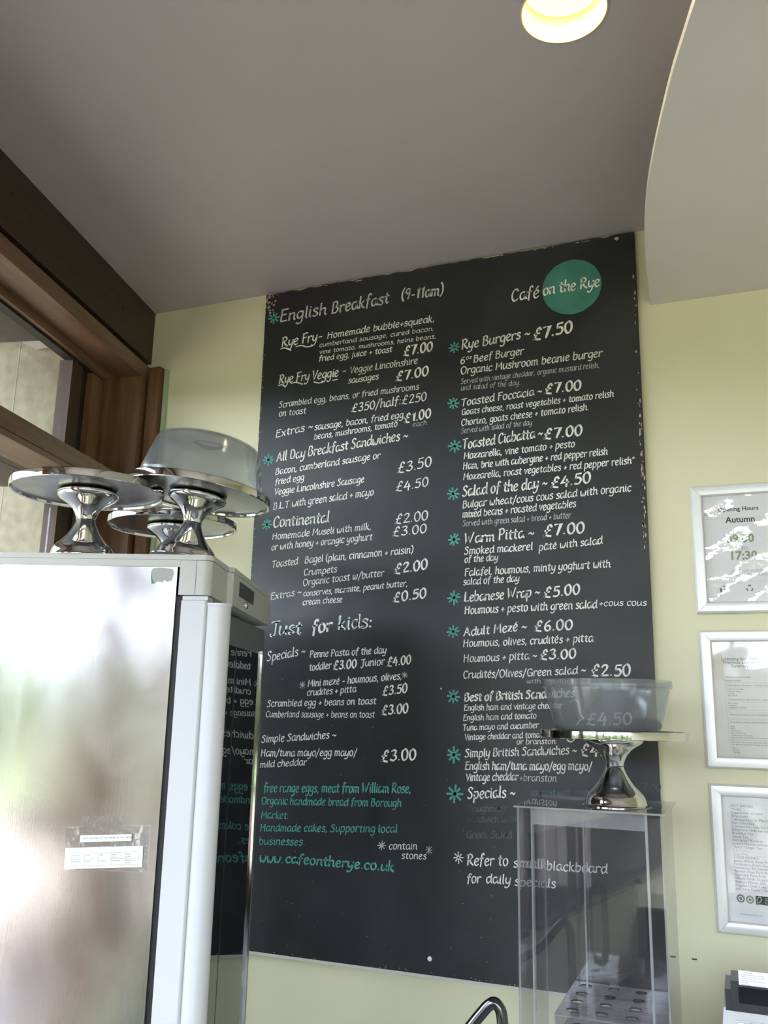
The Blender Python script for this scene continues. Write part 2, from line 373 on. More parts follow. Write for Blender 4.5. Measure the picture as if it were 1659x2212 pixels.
# ------------------------------------------------------------------ downlight
dl = thing('downlight', 'round recessed ceiling light with a glowing cream rim', 'ceiling light', (LC.x, LC.y, H))
link('reflector_rim', lathe([(.0895, -.002), (.0865, -.003), (.0862, 0), (.080, .075), (.076, .077)], 72), mat('cream_reflector', (0.90, 0.74, 0.30), 0.6), dl, smooth=True)
link('lamp_disc', lathe([(0, .058), (.0825, .058)], 72), emit('lamp_glow', (1.0, 0.93, 0.74), .32), dl)
bulb = bpy.data.lights.new('bulb', 'AREA'); bulb.shape = 'DISK'; bulb.size = .09; bulb.energy = .2; bulb.color = (1.0, .86, .62)
bo = bpy.data.objects.new('bulb', bulb); COL.objects.link(bo); bo.parent = dl; bo.location = (0, 0, .055)
link('housing', lathe([(.086, .004), (.086, .09), (0, .09)], 48), M_black, dl)

# ------------------------------------------------------------------ handwriting
G = {
'a': (62, "52,88 34,100 12,84 6,45 14,8 30,2 46,30 54,90|=54,99 53,34 58,8 68,8"),
'b': (60, "=11,165 8,4|8,50 22,90 44,96 54,60 44,12 24,0 8,12"), 'c': (50, "48,86 34,100 12,82 6,42 16,6 32,0 48,18"),
'd': (64, "52,86 34,100 12,82 6,42 16,4 32,4 50,42|=57,165 53,26 64,4"), 'e': (54, "8,50 28,54 46,72 42,94 26,100 10,78 6,40 16,6 32,0 50,20"),
'f': (46, "50,150 38,166 25,146 20,60 15,-20|=4,92 42,98"), 'g': (60, "52,88 34,100 12,84 6,48 16,14 32,14 50,46|54,99 52,20 46,-42 28,-62 4,-50"),
'h': (60, "=11,165 8,0|8,50 24,88 42,94 49,72 48,20 60,2"), 'i': (24, "=12,98 10,14 20,2|=12,128 15,136"),
'j': (28, "16,98 14,0 8,-45 -8,-58|=14,128 17,136"), 'k': (54, "=11,165 8,0|=46,96 10,44|=22,56 36,14 54,0"),
'l': (25, "=13,165 10,18 19,2"), 'm': (90, "=8,98 8,0|8,60 22,92 36,92 42,68 40,0|41,60 56,92 70,92 77,66 75,16 86,2"),
'n': (60, "=8,98 8,0|8,58 24,92 42,94 49,72 48,18 58,2"), 'o': (58, "30,100 10,84 6,42 16,4 32,0 48,20 52,62 42,94 28,100"),
'p': (60, "=11,98 5,-65|8,60 24,94 44,94 54,58 44,12 26,0 8,14"), 'q': (60, "52,88 34,100 12,84 6,45 14,10 32,6 50,40|=54,98 51,-65"),
'r': (45, "=8,98 8,0|8,55 20,86 34,98 47,90"), 's': (46, "44,88 30,101 14,92 12,72 28,54 40,36 40,14 24,0 5,10"),
't': (44, "=23,136 18,16 28,2 40,10|=3,95 43,100"), 'u': (60, "9,98 6,30 16,2 32,10 50,52|=53,98 50,22 60,3"),
'v': (52, "=6,98 24,2 50,98"), 'w': (82, "7,98 9,30 20,2 34,24 41,86|41,86 43,12 56,2 70,36 76,98"),
'x': (52, "=6,96 46,0|=48,98 4,0"), 'y': (58, "9,98 7,40 20,14 38,26 52,70|55,98 48,10 36,-42 16,-62 0,-50"), 'z': (52, "=6,94 46,96 6,4 50,6"),
'A': (80, "=4,0 40,160|=40,160 72,0|=16,55 66,58"), 'B': (68, "=12,158 8,0|4,154 42,158 52,120 34,92 12,86|12,86 48,82 60,46 44,6 6,0"),
'C': (68, "62,132 46,160 20,140 8,84 16,18 38,0 64,24"), 'D': (76, "=14,156 10,0|4,154 42,154 66,98 54,24 6,0"),
'E': (64, "=14,156 8,2|=8,154 62,160|=12,86 50,90|=8,2 60,6"), 'F': (60, "=14,156 10,0|=4,150 62,162|=12,84 46,90"),
'G': (76, "62,134 44,160 18,138 8,80 18,14 42,0 62,26|=42,64 68,66 66,-4"), 'H': (78, "=10,160 8,0|=64,160 62,0|=8,82 64,88"),
'I': (30, "=14,160 12,0"), 'J': (56, "=4,150 62,162|38,158 38,40 32,-12 16,-24 2,-4"), 'L': (58, "=12,160 8,4 56,8"),
'M': (92, "=8,0 18,158 44,50 74,158 82,0"), 'N': (76, "=8,0 12,158 60,2 64,160"), 'O': (82, "42,160 14,138 6,78 20,10 44,0 68,32 74,100 56,150 38,160"),
'P': (64, "=14,156 10,0|2,150 40,160 60,122 44,82 12,74"), 'R': (72, "=14,156 10,0|2,150 40,160 59,124 42,90 14,82|=26,84 46,30 72,0"),
'S': (62, "56,140 40,162 18,150 14,116 34,88 50,56 44,14 22,0 3,16"), 'T': (68, "=0,148 68,162|=36,156 28,0"),
'V': (64, "=4,158 26,2 64,160"), 'W': (106, "=6,158 20,4 48,112 60,4 98,164"),
'0': (64, "32,150 10,120 8,50 24,2 46,10 58,60 54,120 38,150 30,150"), '1': (44, "=10,118 32,150 30,0"),
'2': (62, "8,120 24,150 48,142 48,104 26,52 5,4|=5,4 60,8"), '3': (60, "10,132 30,150 49,136 44,100 24,80|24,80 50,66 53,26 30,0 4,16"),
'4': (66, "=36,150 5,48 62,56|=48,100 44,-12"), '5': (62, "=56,152 18,148 14,90|14,88 42,94 55,54 40,6 6,8"),
'6': (60, "48,150 20,112 8,50 20,4 44,8 52,46 36,78 12,56"), '7': (58, "=4,144 54,150 24,0"),
'9': (58, "50,120 34,150 12,136 10,96 28,78 48,110|52,146 47,60 34,0"),
'£': (78, "66,124 56,152 40,140 32,92 22,30 4,2 14,16 36,2 62,-6|=12,70 56,80"),
'-': (44, "=6,52 38,56"), '~': (60, "4,48 18,66 32,54 46,42 57,62"), '+': (50, "=4,48 46,54|=26,84 22,18"), '/': (48, "=2,-34 46,168"),
'(': (36, "32,178 12,120 9,40 28,-24"), ')': (36, "6,178 26,120 26,40 4,-24"), ',': (24, "=13,12 4,-24"), '.': (24, "=9,3 14,11"),
':': (24, "=10,80 13,90|=8,8 11,18"), '°': (34, "16,150 6,136 12,120 26,122 28,140 16,150"), '"': (30, "=8,160 8,130|=20,160 20,130"),
}
G['é'] = (54, G['e'][1] + "|=24,120 44,152"); G['â'] = (62, G['a'][1] + "|=14,118 32,142 48,120")
def parse(s):
    out = []
    for st in s.split('|'):
        sharp = st[0] == '='; pts = [tuple(float(c) for c in p.split(',')) for p in st.lstrip('=').split()]
        out.append(pts if sharp and len(pts) == 2 else (crom(pts, 2) if sharp and False else (pts if sharp else crom(pts, 5))))
    return out
GL = {k: (v[0] / 100., parse(v[1])) for k, v in G.items()}
NIB = math.radians(38)
def ribbon(bm, pts, w, plane, nib=True):
    """flat pen stroke in plane coordinates, plane(x, y) -> 3d"""
    n = len(pts); L_, R_ = [], []
    for i, p in enumerate(pts):
        q0, q1 = pts[max(i-1, 0)], pts[min(i+1, n-1)]
        dx, dy = q1[0]-q0[0], q1[1]-q0[1]; l = math.hypot(dx, dy) or 1e-9; dx /= l; dy /= l
        k = w * (.62 + .5*abs(math.sin(math.atan2(dy, dx) - NIB))) if nib else w
        k *= .5; ex = (-1 if i == 0 else (1 if i == n-1 else 0)) * k * .5
        if 0 < i < n-1:   # mitre
            a = (p[0]-pts[i-1][0], p[1]-pts[i-1][1]); b = (pts[i+1][0]-p[0], pts[i+1][1]-p[1])
            la, lb = math.hypot(*a) or 1e-9, math.hypot(*b) or 1e-9; c = (a[0]*b[0]+a[1]*b[1])/(la*lb); k /= max(.6, math.sqrt(max(0, (1+c)/2)))
        x, y = p[0]+dx*ex, p[1]+dy*ex
        L_.append(bm.verts.new(plane(x-dy*k, y+dx*k))); R_.append(bm.verts.new(plane(x+dy*k, y-dx*k)))
    for i in range(n-1): bm.faces.new([L_[i], R_[i], R_[i+1], L_[i+1]])
def write(bm, text, p0, p1, xh, weight, plane, jit=.03, slant=.08, asc=1.0):
    """fit text between p0 and p1 on the baseline (plane coordinates)"""
    tot = sum((GL[c][0] if c in GL else .28) + .085 for c in text) - .085
    dx, dy = p1[0]-p0[0], p1[1]-p0[1]; L = math.hypot(dx, dy); ex = (dx/L, dy/L)
    sx = L / tot; cur = 0
    up = (0.35*-ex[1], 1.0)
    for c in text:
        if c in GL:
            wd, st = GL[c]; jx, jy, js = random.uniform(-jit, jit)*.5, random.uniform(-jit, jit)*1.3, 1+random.uniform(-jit, jit)*1.3
            for pts in st:
                P = []
                for x, y in pts:
                    y = 100 + (y-100)*asc if y > 100 else (y*(.5+.5*asc) if y < 0 else y)
                    xx = (cur + jx + x/100.) * sx + (y/100.)*xh*slant; yy = (y/100.*js + jy) * xh
                    P.append((p0[0] + ex[0]*xx + up[0]*yy, p0[1] + ex[1]*xx + up[1]*yy))
                ribbon(bm, P, weight*xh, plane)
            cur += wd + .085
        else: cur += .28 + .085
# ------------------------------------------------------------------ menu board
BX = (-1.452, -0.205); BZ = (0.908, 3.018); BY = D - .014
MB = thing('menu_board', 'tall black menu board hand-lettered in white and teal on the green wall', 'menu board', (BX[0], D, BZ[0]))
LOC = Vector((BX[0], D, BZ[0])); MB.location.y = D - .0007
def board_panel():
    bm = bmesh.new(); random.seed(3)
    top = [(BX[0], BZ[1])]; k = 60
    for i in range(1, k): top.append((BX[0]+(BX[1]-BX[0])*i/k, BZ[1] + random.uniform(-.0035, .002)))
    top.append((BX[1], BZ[1])); poly = top + [(BX[1], BZ[0]), (BX[0], BZ[0])]
    a = [bm.verts.new((x-LOC.x, BY-D, z-LOC.z)) for x, z in poly]; b = [bm.verts.new((x-LOC.x, 0, z-LOC.z)) for x, z in poly]
    n = len(poly); bm.faces.new(a); bm.faces.new(b[::-1])
    for i in range(n): bm.faces.new([a[i], b[i], b[(i+1) % n], a[(i+1) % n]])
    return bm
link('panel', board_panel(), M_board, MB)
o = link('bottom_edging', B(0, BX[1]-BX[0], BY-D-.002, 0, -.007, 0), M_fgrey, MB)
def bplane(lift):
    y = BY - D - lift
    return lambda x, z: Vector((x - LOC.x, y, z - LOC.z))
REG = {'L1': (560, 580, .2652), 'L2': (540, 950, .2652), 'L3': (520, 1300, .2652), 'L4': (520, 1660, .2773),
       'R1': (940, 500, .2773), 'R2': (940, 900, .2893), 'R3': (940, 1330, .33755), 'R4': (940, 1700, .33755)}
def bp(reg, x, y):
    ox, oy, s = REG[reg]; q = on_wall(ox+x*s, oy+y*s, BY); return (q.x, q.z)
def bline(reg, text, x0, y0, x1, y1, xh, wt='n', col='w'):
    p0, p1 = bp(reg, x0, y0), bp(reg, x1, y1); a = bp(reg, (x0+x1)/2, (y0+y1)/2); b = bp(reg, (x0+x1)/2, (y0+y1)/2 - xh)
    h = abs(b[1]-a[1]) * (.86 if '£' in text or wt == 't' else (.88 if xh <= 46 else .92))
    bm = bmesh.new(); w = {'n': .215, 'b': .285, 't': .14, 'l': .18}[wt]
    mt = {'w': M_white, 't': M_teal, 'g': M_thin, 'd': M_dim, 'u': M_dimt}[col if not (wt == 't' and col == 'w') else 'g']
    write(bm, text, p0, p1, h, w, bplane(.0006), asc=.70 if xh <= 46 and '£' not in text else 1.0)
    o = link('lettering', bm, mt, MB)
    if col == 't': o['label'] = 'teal lettering'
    if col in 'du': o['label'] = 'half rubbed out lettering'
def star(reg, x, y, r, col=None, w=.26, arms=4):
    c = bp(reg, x, y); R = abs(bp(reg, x, y-r)[1]-c[1]); bm = bmesh.new(); random.seed(int(x+y*7))
    for i in range(arms):
        a = math.radians(90 + i*180/arms + random.uniform(-7, 7)); k = R*random.uniform(.85, 1.08)
        ribbon(bm, [(c[0]-k*math.cos(a), c[1]-k*math.sin(a)), (c[0]+k*math.cos(a), c[1]+k*math.sin(a))], R*w, bplane(.0007), False)
    o = link('star_mark', bm, col or M_teal, MB)
    if not col: o['label'] = 'teal star'
def swash(reg, pts, w=5, col=None):
    P = [bp(reg, *p) for p in pts]; bm = bmesh.new(); ribbon(bm, crom(P, 6), abs(bp(reg, *pts[0])[1]-bp(reg, pts[0][0], pts[0][1]-w)[1]), bplane(.0007)); link('pen_stroke', bm, col or M_white, MB)
LINES = [
('L1','English',168,437,545,375,64,'n','g'),('L1','Breakfast',590,368,1055,282,64,'n','g'),('L1','(9-11am)',1155,258,1500,213,60,'n','g'),
('L1','Rye Fry',182,640,470,590,52),('L1','-',483,582,515,577,46),('L1','Homemade bubble+squeak,',555,572,1430,432,41),
('L1','cumberland sausage, cured bacon,',490,642,1425,505,27),('L1','vine tomato, mushrooms, heinz beans,',490,698,1440,568,27),
('L1','fried egg, juice + toast',485,758,1082,680,36),('L1','£7.00',1172,715,1410,668,56,'b'),
('L1','Rye Fry Veggie',160,940,645,880,50),('L1','-',678,862,706,857,46),('L1','Veggie Lincolnshire',740,856,1290,776,42,'l'),
('L1','sausages',725,938,972,902,38),('L1','£7.00',1110,920,1378,868,56,'b'),('L1','Scrambled egg, beans, or fried mushrooms',160,1135,1300,985,38,'l'),
('L1','on toast',160,1205,380,1182,38,'l'),('L1','£350/half:£250',750,1172,1362,1075,50),('L1','Extras ~',135,1378,437,1312,46),
('L1','sausage, bacon, fried egg,',450,1318,1190,1215,41),('L1','£1.00',1180,1262,1397,1210,54,'b'),('L1','beans, mushrooms, tomato',447,1395,1125,1286,38),
('L1','each',1250,1290,1365,1272,32,'t'),('L1','All Day Breakfast Sandwiches ~',140,1575,1210,1390,52),
('L2','Bacon, cumberland sausage or',207,285,1060,150,41),('L2','fried egg',205,370,440,328,40),('L2','£3.50',1200,275,1478,213,60),
('L2','Veggie Lincolnshire Sausage',200,452,930,345,42),('L2','£4.50',1185,422,1452,376,55),('L2','B.L.T with green salad + mayo',190,570,1007,450,45),
('L2','Continental',188,715,645,670,60),('L2','£2.00',1178,685,1450,652,58),('L2','Homemade Museli with milk,',182,815,987,730,42),
('L2','£3.00',1158,788,1437,757,54),('L2','or with honey + orangic yoghurt',175,900,995,816,42),('L2','Toasted',180,1042,390,1015,44),
('L2','Bagel (plain, cinnamon + raisin)',447,1006,1330,922,44),('L2','Crumpets',438,1107,707,1078,42),('L2','Organic toast w/butter',432,1190,1090,1110,44,'l'),
('L2','£2.00',1170,1095,1445,1052,60,'b'),('L2','Extras ~',168,1305,420,1262,42),('L2','conserves, marmite, peanut butter,',435,1275,1284,1192,38),
('L2','cream cheese',430,1347,752,1322,38),('L2','£0.50',1162,1325,1435,1283,58,'b'),
('L3','Just',240,268,495,260,72,'b'),('L3','for',580,262,742,232,72,'b'),('L3','kids:',790,226,1070,208,72,'b'),
('L3','Specials ~',215,485,527,430,50),('L3','Penne Pasta of the day',562,455,1185,418,44),('L3','toddler',558,562,737,543,44),('L3','£3.00',750,552,942,536,52,'b'),
('L3','Junior',978,530,1172,512,46),('L3','£4.00',1190,525,1386,502,52,'b'),('L3','Mini mezé - houmous, olives,',546,692,1312,630,45),
('L3','crudites + pitta',540,765,940,735,42),('L3','£3.50',1153,762,1356,737,54,'b'),('L3','Scrambled egg + beans on toast',215,855,1102,832,42),
('L3','Cumberland sausage + beans on toast',205,940,1090,942,40,'l'),('L3','£3.00',1145,918,1362,903,58,'b'),
('L3','Simple Sandwiches ~',170,1147,778,1110,46),('L3','Ham/tuna mayo/egg mayo/',165,1258,945,1255,46),('L3','£3.00',1142,1300,1426,1284,66,'b'),
('L3','mild cheddar',158,1350,537,1330,42),
('L4','free range eggs, meat from William Rose,',178,182,1327,190,50,'n','t'),('L4','Organic handmade bread from Borough',162,278,1250,298,46,'n','t'),
('L4','Market.',158,388,374,392,44,'n','t'),('L4','Handmade cakes, Supporting local',152,487,1220,498,46,'n','t'),('L4','businesses.',142,592,502,598,44,'n','t'),
('L4','www.',148,725,330,736,50,'b','t'),('L4','cafeontherye.co.uk',348,732,1192,800,52,'b','t'),('L4','contain',1155,628,1374,630,44,'l'),('L4','stones',1253,700,1445,708,42,'l'),
('R1','Café',592,546,808,512,60),('R1','on the Rye',840,500,1280,425,58),
('R1','Rye Burgers ~',205,922,737,822,52),('R1','£7.50',757,850,1070,780,66,'b'),('R1','6',195,1035,232,1030,44),('R1','oz',240,1000,285,992,26),
('R1','Beef Burger',300,1020,690,956,44),('R1','Organic Mushroom beanie burger',198,1115,1300,974,45),('R1','Served with vintage cheddar, organic mustard relish,',200,1190,1280,1060,34,'t'),
('R1','and salad of the day.',200,1240,665,1196,32,'t'),('R1','Toasted Foccacia ~',205,1362,832,1268,46),('R1','£7.00',850,1265,1136,1232,58,'b'),
('R1','Goats cheese, roast vegetables + tomato relish',207,1430,1390,1288,38),('R1','Chorizo, goats cheese + tomato relish.',203,1515,1197,1390,40),
('R1','Served with salad of the day',203,1575,755,1508,34,'t'),
('R2','Toasted Ciabatta ~',205,243,802,152,50),('R2','£7.00',808,168,1097,136,58,'b'),('R2','Mozzarella, vine tomato + pesto',213,318,1042,225,40),
('R2','Ham, brie with aubergine + red pepper relish',210,395,1287,284,40),('R2','Mozzarella, roast vegetables + red pepper relish°',210,473,1486,350,40),
('R2','Salad of the day ~',203,596,837,528,54),('R2','£4.50',860,530,1162,492,58,'b'),('R2','Bulgar wheat/cous cous salad with organic',205,684,1463,556,43),
('R2','mixed beans + roasted vegetables',205,756,1050,675,42),('R2','Served with green salad + bread + butter',205,820,1012,758,37,'t'),
('R2','Warm Pitta ~',220,948,737,898,54),('R2','£7.00',808,893,1113,864,60,'b'),('R2','Smoked mackerel',218,1030,728,996,43),('R2','pâté with salad',775,1000,1248,950,43),
('R2','of the day',220,1090,468,1074,38),('R2','Falafel, houmous, minty yoghurt with',220,1190,1308,1124,44),('R2','salad of the day',210,1258,627,1230,40),
('R2','Lebanese Wrap ~',218,1382,782,1340,50),('R2','£5.00',808,1350,1080,1324,56,'b'),('R2','Houmous + pesto with green salad',220,1474,1208,1428,46),('R2','+cous cous',1225,1414,1577,1410,36),
('R3','Adult Mezé ~',182,132,587,92,44),('R3','£6.00',630,98,880,88,48,'b'),('R3','Houmous, olives, crudités + pitta',180,200,1010,166,38),
('R3','Houmous + pitta ~',182,298,650,276,38),('R3','£3.00',668,280,900,272,46,'b'),('R3','Crudités/Olives/',180,402,582,388,38),('R3','Green salad ~',588,388,964,370,38),
('R3','£2.50',992,384,1250,384,54,'b'),('R3','with croutons',585,433,885,430,24,'t'),('R3','Best of British Sandwiches',188,547,890,520,42,'b'),
('R3','English ham and vintage cheddar',185,608,815,592,31),('R3','English ham and tomato',180,672,648,657,31),('R3','Tuna mayo and cucumber',178,735,662,718,30),
('R3','Vintage cheddar and tomato',190,796,708,778,30),('R3','or branston',522,823,770,820,27),('R3','£4.50',965,697,1258,695,56,'b'),
('R3','Simply British Sandwiches ~',190,906,907,885,42),('R3','£4.00',925,893,1190,900,54,'b'),('R3','English ham/tuna mayo/egg mayo/',192,985,1003,988,42),
('R3','Vintage cheddar',198,1058,532,1052,38),('R3','+branston',540,1056,777,1062,36,'t'),('R3','Specials ~',207,1170,512,1160,48),
('R3','toasted with onion',610,1152,1000,1150,32,'n','u'),('R3','£2.00',1285,1115,1445,1128,38,'t','d'),('R3','Ploughmans',205,1255,455,1255,34,'n','d'),('R3','sandwich with',205,1322,520,1320,32,'n','d'),
('R4','Greek Salad',200,326,492,328,36,'n','d'),('R4','Refer to',203,499,466,504,48),('R4','small',500,512,692,518,46),('R4','blackboard',712,530,1102,552,46),
('R4','for',203,612,292,612,46),('R4','daily',325,612,482,622,46),('R4','specials',510,630,770,646,44),
]
random.seed(11)
for l in LINES: bline(*l)
# doubled outline strokes of the big heading
for a in (('L3','Just',248,268,503,260,72,'t','t'),('L3','kids:',782,226,1062,208,72,'t','t')): bline(*a)
for a in (('L1',120,405,44),('L2',152,165,46),('L2',140,690,46),('R1',150,905,40),('R1',143,1340,44),('R2',147,222,46),('R2',135,577,46),('R2',142,918,48),('R2',142,1352,50),('R2',135,1605,46),
          ('R3',118,517,45),('R3',120,890,50),('R3',127,1140,53)): star(*a)
for a in (('L3',503,677,30),('L3',1336,596,28),('L4',1100,600,36),('L4',1468,635,32)): star(*a, col=M_thin, w=.18)
star('R4', 150, 452, 36, M_white, .2)
for r_, P in (('L1',[(175,658),(205,648),(235,655),(260,668)]),('L1',[(300,640),(345,628),(385,640),(430,632)]),('L1',[(158,955),(190,948),(215,966)]),('L1',[(262,938),(300,928),(355,944)]),
              ('L1',[(448,925),(490,934),(530,922)]),('L1',[(600,912),(620,908),(640,904)]),('R3',[(865,556),(885,538),(912,548),(922,590),(935,640),(952,655),(925,672),(905,700)]),('R3',[(845,795),(870,808),(895,790)])):
    swash(r_, P, 9)
# logo disc
def disc():
    c = bp('R1', 1066, 434); a = bp('R1', 1066, 216); b = bp('R1', 1066, 652); r = abs(a[1]-b[1])/2*.985; bm = bmesh.new()
    l = bp('R1', 835, 470); rr = bp('R1', 1297, 400); c = ((l[0]+rr[0])/2, (a[1]+b[1])/2); r = (rr[0]-l[0])/2
    bm.faces.new([bm.verts.new(bplane(.0003)(c[0]+r*math.cos(i*math.pi/32)*(1+.006*math.sin(i)), c[1]+r*math.sin(i*math.pi/32)*(1+.006*math.cos(i*1.7)))) for i in range(64)]); return bm
o = link('logo_disc', disc(), M_disc, MB); o['label'] = 'round teal painted disc'
# flaked paint at the edges
def chips():
    bm = bmesh.new(); random.seed(5)
    def chip(x, z, sx, sz):
        k = random.randint(5, 8); a0 = random.uniform(0, 6)
        bm.faces.new([bm.verts.new(bplane(.0008)(x+sx*random.uniform(.5, 1)*math.cos(a0+i*2*math.pi/k), z+sz*random.uniform(.5, 1)*math.sin(a0+i*2*math.pi/k))) for i in range(k)])
    for i in range(30):  # worn top left corner
        chip(BX[0]+abs(random.gauss(0, .018))+.003, BZ[1]-abs(random.gauss(0, .03))-.003, random.uniform(.0015, .007), random.uniform(.0015, .007))
    for i in range(34): chip(BX[0]+random.uniform(.001, .007), random.uniform(1.95, 3.0), .0014, random.uniform(.001, .006))
    for i in range(60):
        z = random.choice([random.gauss(2.46, .05), random.gauss(2.30, .05), random.gauss(2.12, .03), random.uniform(2.0, 2.9)])
        chip(BX[1]-random.uniform(.003, .014), z, random.uniform(.0008, .0035), random.uniform(.002, .010))
    for i in range(14): chip(random.uniform(BX[0], BX[1]), BZ[1]-.004, random.uniform(.002, .010), .002)
    chip(BX[1]-.052, BZ[1]-.012, .009, .008); chip(-1.10, BZ[1]-.006, .02, .003)
    for i in range(26): chip(random.uniform(BX[0], BX[1]), BZ[0]+random.uniform(.002, .008), random.uniform(.001, .003), .0015)
    for i in range(62): chip(random.uniform(BX[0]+.1, BX[1]-.05), random.uniform(.93, 1.7), .0012, .0014)
    return bm
o = link('paint_chips', chips(), M_chip, MB); o['kind'] = 'stuff'
for rg, x, y in (('L4', 1473, 1483), ('L3', 1632, 708)):
    c = bp(rg, x, y); bm = lathe([(0, .003), (.0035, .0026), (.006, .0012), (.0065, 0)], 20)
    bmesh.ops.rotate(bm, verts=bm.verts, matrix=Matrix.Rotation(math.radians(90), 3, 'X')); bmesh.ops.translate(bm, verts=bm.verts, vec=bplane(0)(*c))
    if rg == 'L3': bmesh.ops.scale(bm, verts=bm.verts, vec=(.5, 1, .5), space=Matrix.Translation(-bplane(0)(*c)))
    link('screw_head', bm, M_paper if rg == 'L4' else M_steel, MB, smooth=True)

# ------------------------------------------------------------------ printed text helper
def ptext(items, name, m, parent, plane):
    """items: (text, x, z, size[, bold[, align]]) joined into one printed part"""
    bm = bmesh.new()
    for it in items:
        t, x, z, s = it[:4]; bold = it[4] if len(it) > 4 else 0; al = it[5] if len(it) > 5 else 'LEFT'
        c = bpy.data.curves.new('tmp', 'FONT'); c.body = t; c.size = s; c.offset = bold; c.align_x = al; c.resolution_u = 2
        ob = bpy.data.objects.new('tmp', c); me = bpy.data.meshes.new_from_object(ob)
        off = len(bm.verts); vs = [bm.verts.new(plane(x+v.co.x, z+v.co.y)) for v in me.vertices]
        for p in me.polygons:
            try: bm.faces.new([vs[i] for i in p.vertices])
            except ValueError: pass
        bpy.data.objects.remove(ob); bpy.data.curves.remove(c); bpy.data.meshes.remove(me)
    return link(name, bm, m, parent)
def rects(items, name, m, parent, plane):
    bm = bmesh.new()
    for x0, x1, z0, z1 in items: bm.faces.new([bm.verts.new(plane(x, z)) for x, z in ((x0, z0), (x1, z0), (x1, z1), (x0, z1))])
    return link(name, bm, m, parent)
def outline(x0, x1, z0, z1, w=.0006): return [(x0, x1, z0, z0+w), (x0, x1, z1-w, z1), (x0, x0+w, z0, z1), (x1-w, x1, z0, z1)]

# ------------------------------------------------------------------ wall frames
M_coverA = clear('crinkled_cover', refl=.10, rough=.04, bump=(14, .9))
M_coverB = clear('flat_cover', refl=.06, rough=.05)
def frame(label, x0, z0, z1, fw=.262, cover=M_coverB, papercol=M_paper, tilt=0):
    w, b = .030, .016; h = z1 - z0
    t = thing('poster_frame', label, 'picture frame', (x0, D, z0), group='silver snap frames on the green wall'); t.rotation_euler = (0, tilt, 0)
    def rail(pts):
        bm = bmesh.new(); ins, out = pts[:2], pts[2:]
        # outer edge pair / inner edge pair with a rolled front
        (ax, az), (bx, bz), (cx_, cz), (dx, dz) = pts   # a,b outer ; c,d inner (c next to b)
        prof = [(0, 0), (0, -.010), (.16, -b), (.5, -b*1.06), (.88, -b*.9), (1, -.009), (1, 0)]
        A = [bm.verts.new((ax+(dx-ax)*s, y, az+(dz-az)*s)) for s, y in prof]; Bv = [bm.verts.new((bx+(cx_-bx)*s, y, bz+(cz-bz)*s)) for s, y in prof]
        for i in range(len(prof)-1): bm.faces.new([A[i], A[i+1], Bv[i+1], Bv[i]])
        bm.faces.new(A); bm.faces.new(Bv[::-1]); bm.faces.new([A[0], Bv[0], Bv[-1], A[-1]])
        link('rail', bm, M_alu, t, smooth=True)
    g = .0004
    rail([(g, h-g), (fw-g, h-g), (fw-w-g, h-w), (w+g, h-w)]); rail([(fw-g, 0), (g, 0), (w+g, w), (fw-w-g, w)])
    rail([(0, g), (0, h-g), (w, h-w-g), (w, w+g)]); rail([(fw, h-g), (fw, g), (fw-w, w+g), (fw-w, h-w-g)])
    link('backing', B(w*.6, fw-w*.6, -.004, 0, w*.6, h-w*.6), M_fgrey, t)
    link('paper_sheet', B(w*.8, fw-w*.8, -.0046, -.004, w*.8, h-w*.8), papercol, t)
    bm = bmesh.new(); nx, nz = 26, 34
    gx = [w*.9+(fw-w*1.8)*i/nx for i in range(nx+1)]; gz = [w*.9+(h-w*1.8)*i/nz for i in range(nz+1)]
    amp = .0016 if cover is M_coverA else .0002
    V = [[bm.verts.new((x, -.0078+amp*(math.sin(x*47+z*21)+math.sin(z*63-x*30)*.8), z)) for z in gz] for x in gx]
    for i in range(nx):
        for j in range(nz): bm.faces.new([V[i][j], V[i+1][j], V[i+1][j+1], V[i][j+1]])
    link('clear_cover', bm, cover, t, smooth='full')
    return t, (lambda x, z: Vector((x, -.0048, z)))
F1, pl = frame('silver frame with the Opening Hours sheet, topmost of the three', -.090, 1.875, 2.223, cover=M_coverA)
ptext([('Opening Hours', .068, .2745, .0162, .0003)], 'heading', M_ink, F1, pl)
ptext([('Autumn', .086, .243, .0225, .0005)], 'heading', M_ink, F1, pl)
ptext([('09:00', .084, .188, .0315, .0009), ('17:30', .089, .142, .0315, .0009)], 'opening_times', M_inkgreen, F1, pl)
ptext([('to', .120, .1675, .0200, .0003), ('last food orders', .092, .108, .0122), ('10mins before close', .084, .0972, .0122)], 'small_print', M_inkl, F1, pl)
ptext([('RYE', .032, .265, .0105, .0003), ('The Cafe', .0315, .276, .0035)], 'shop_logo', M_inkl, F1, pl)
rects([(.030, .20, .2545, .255), (.030, .20, .082, .0824), (.036, .050, .045, .0456)], 'rule', M_inkl, F1, pl)
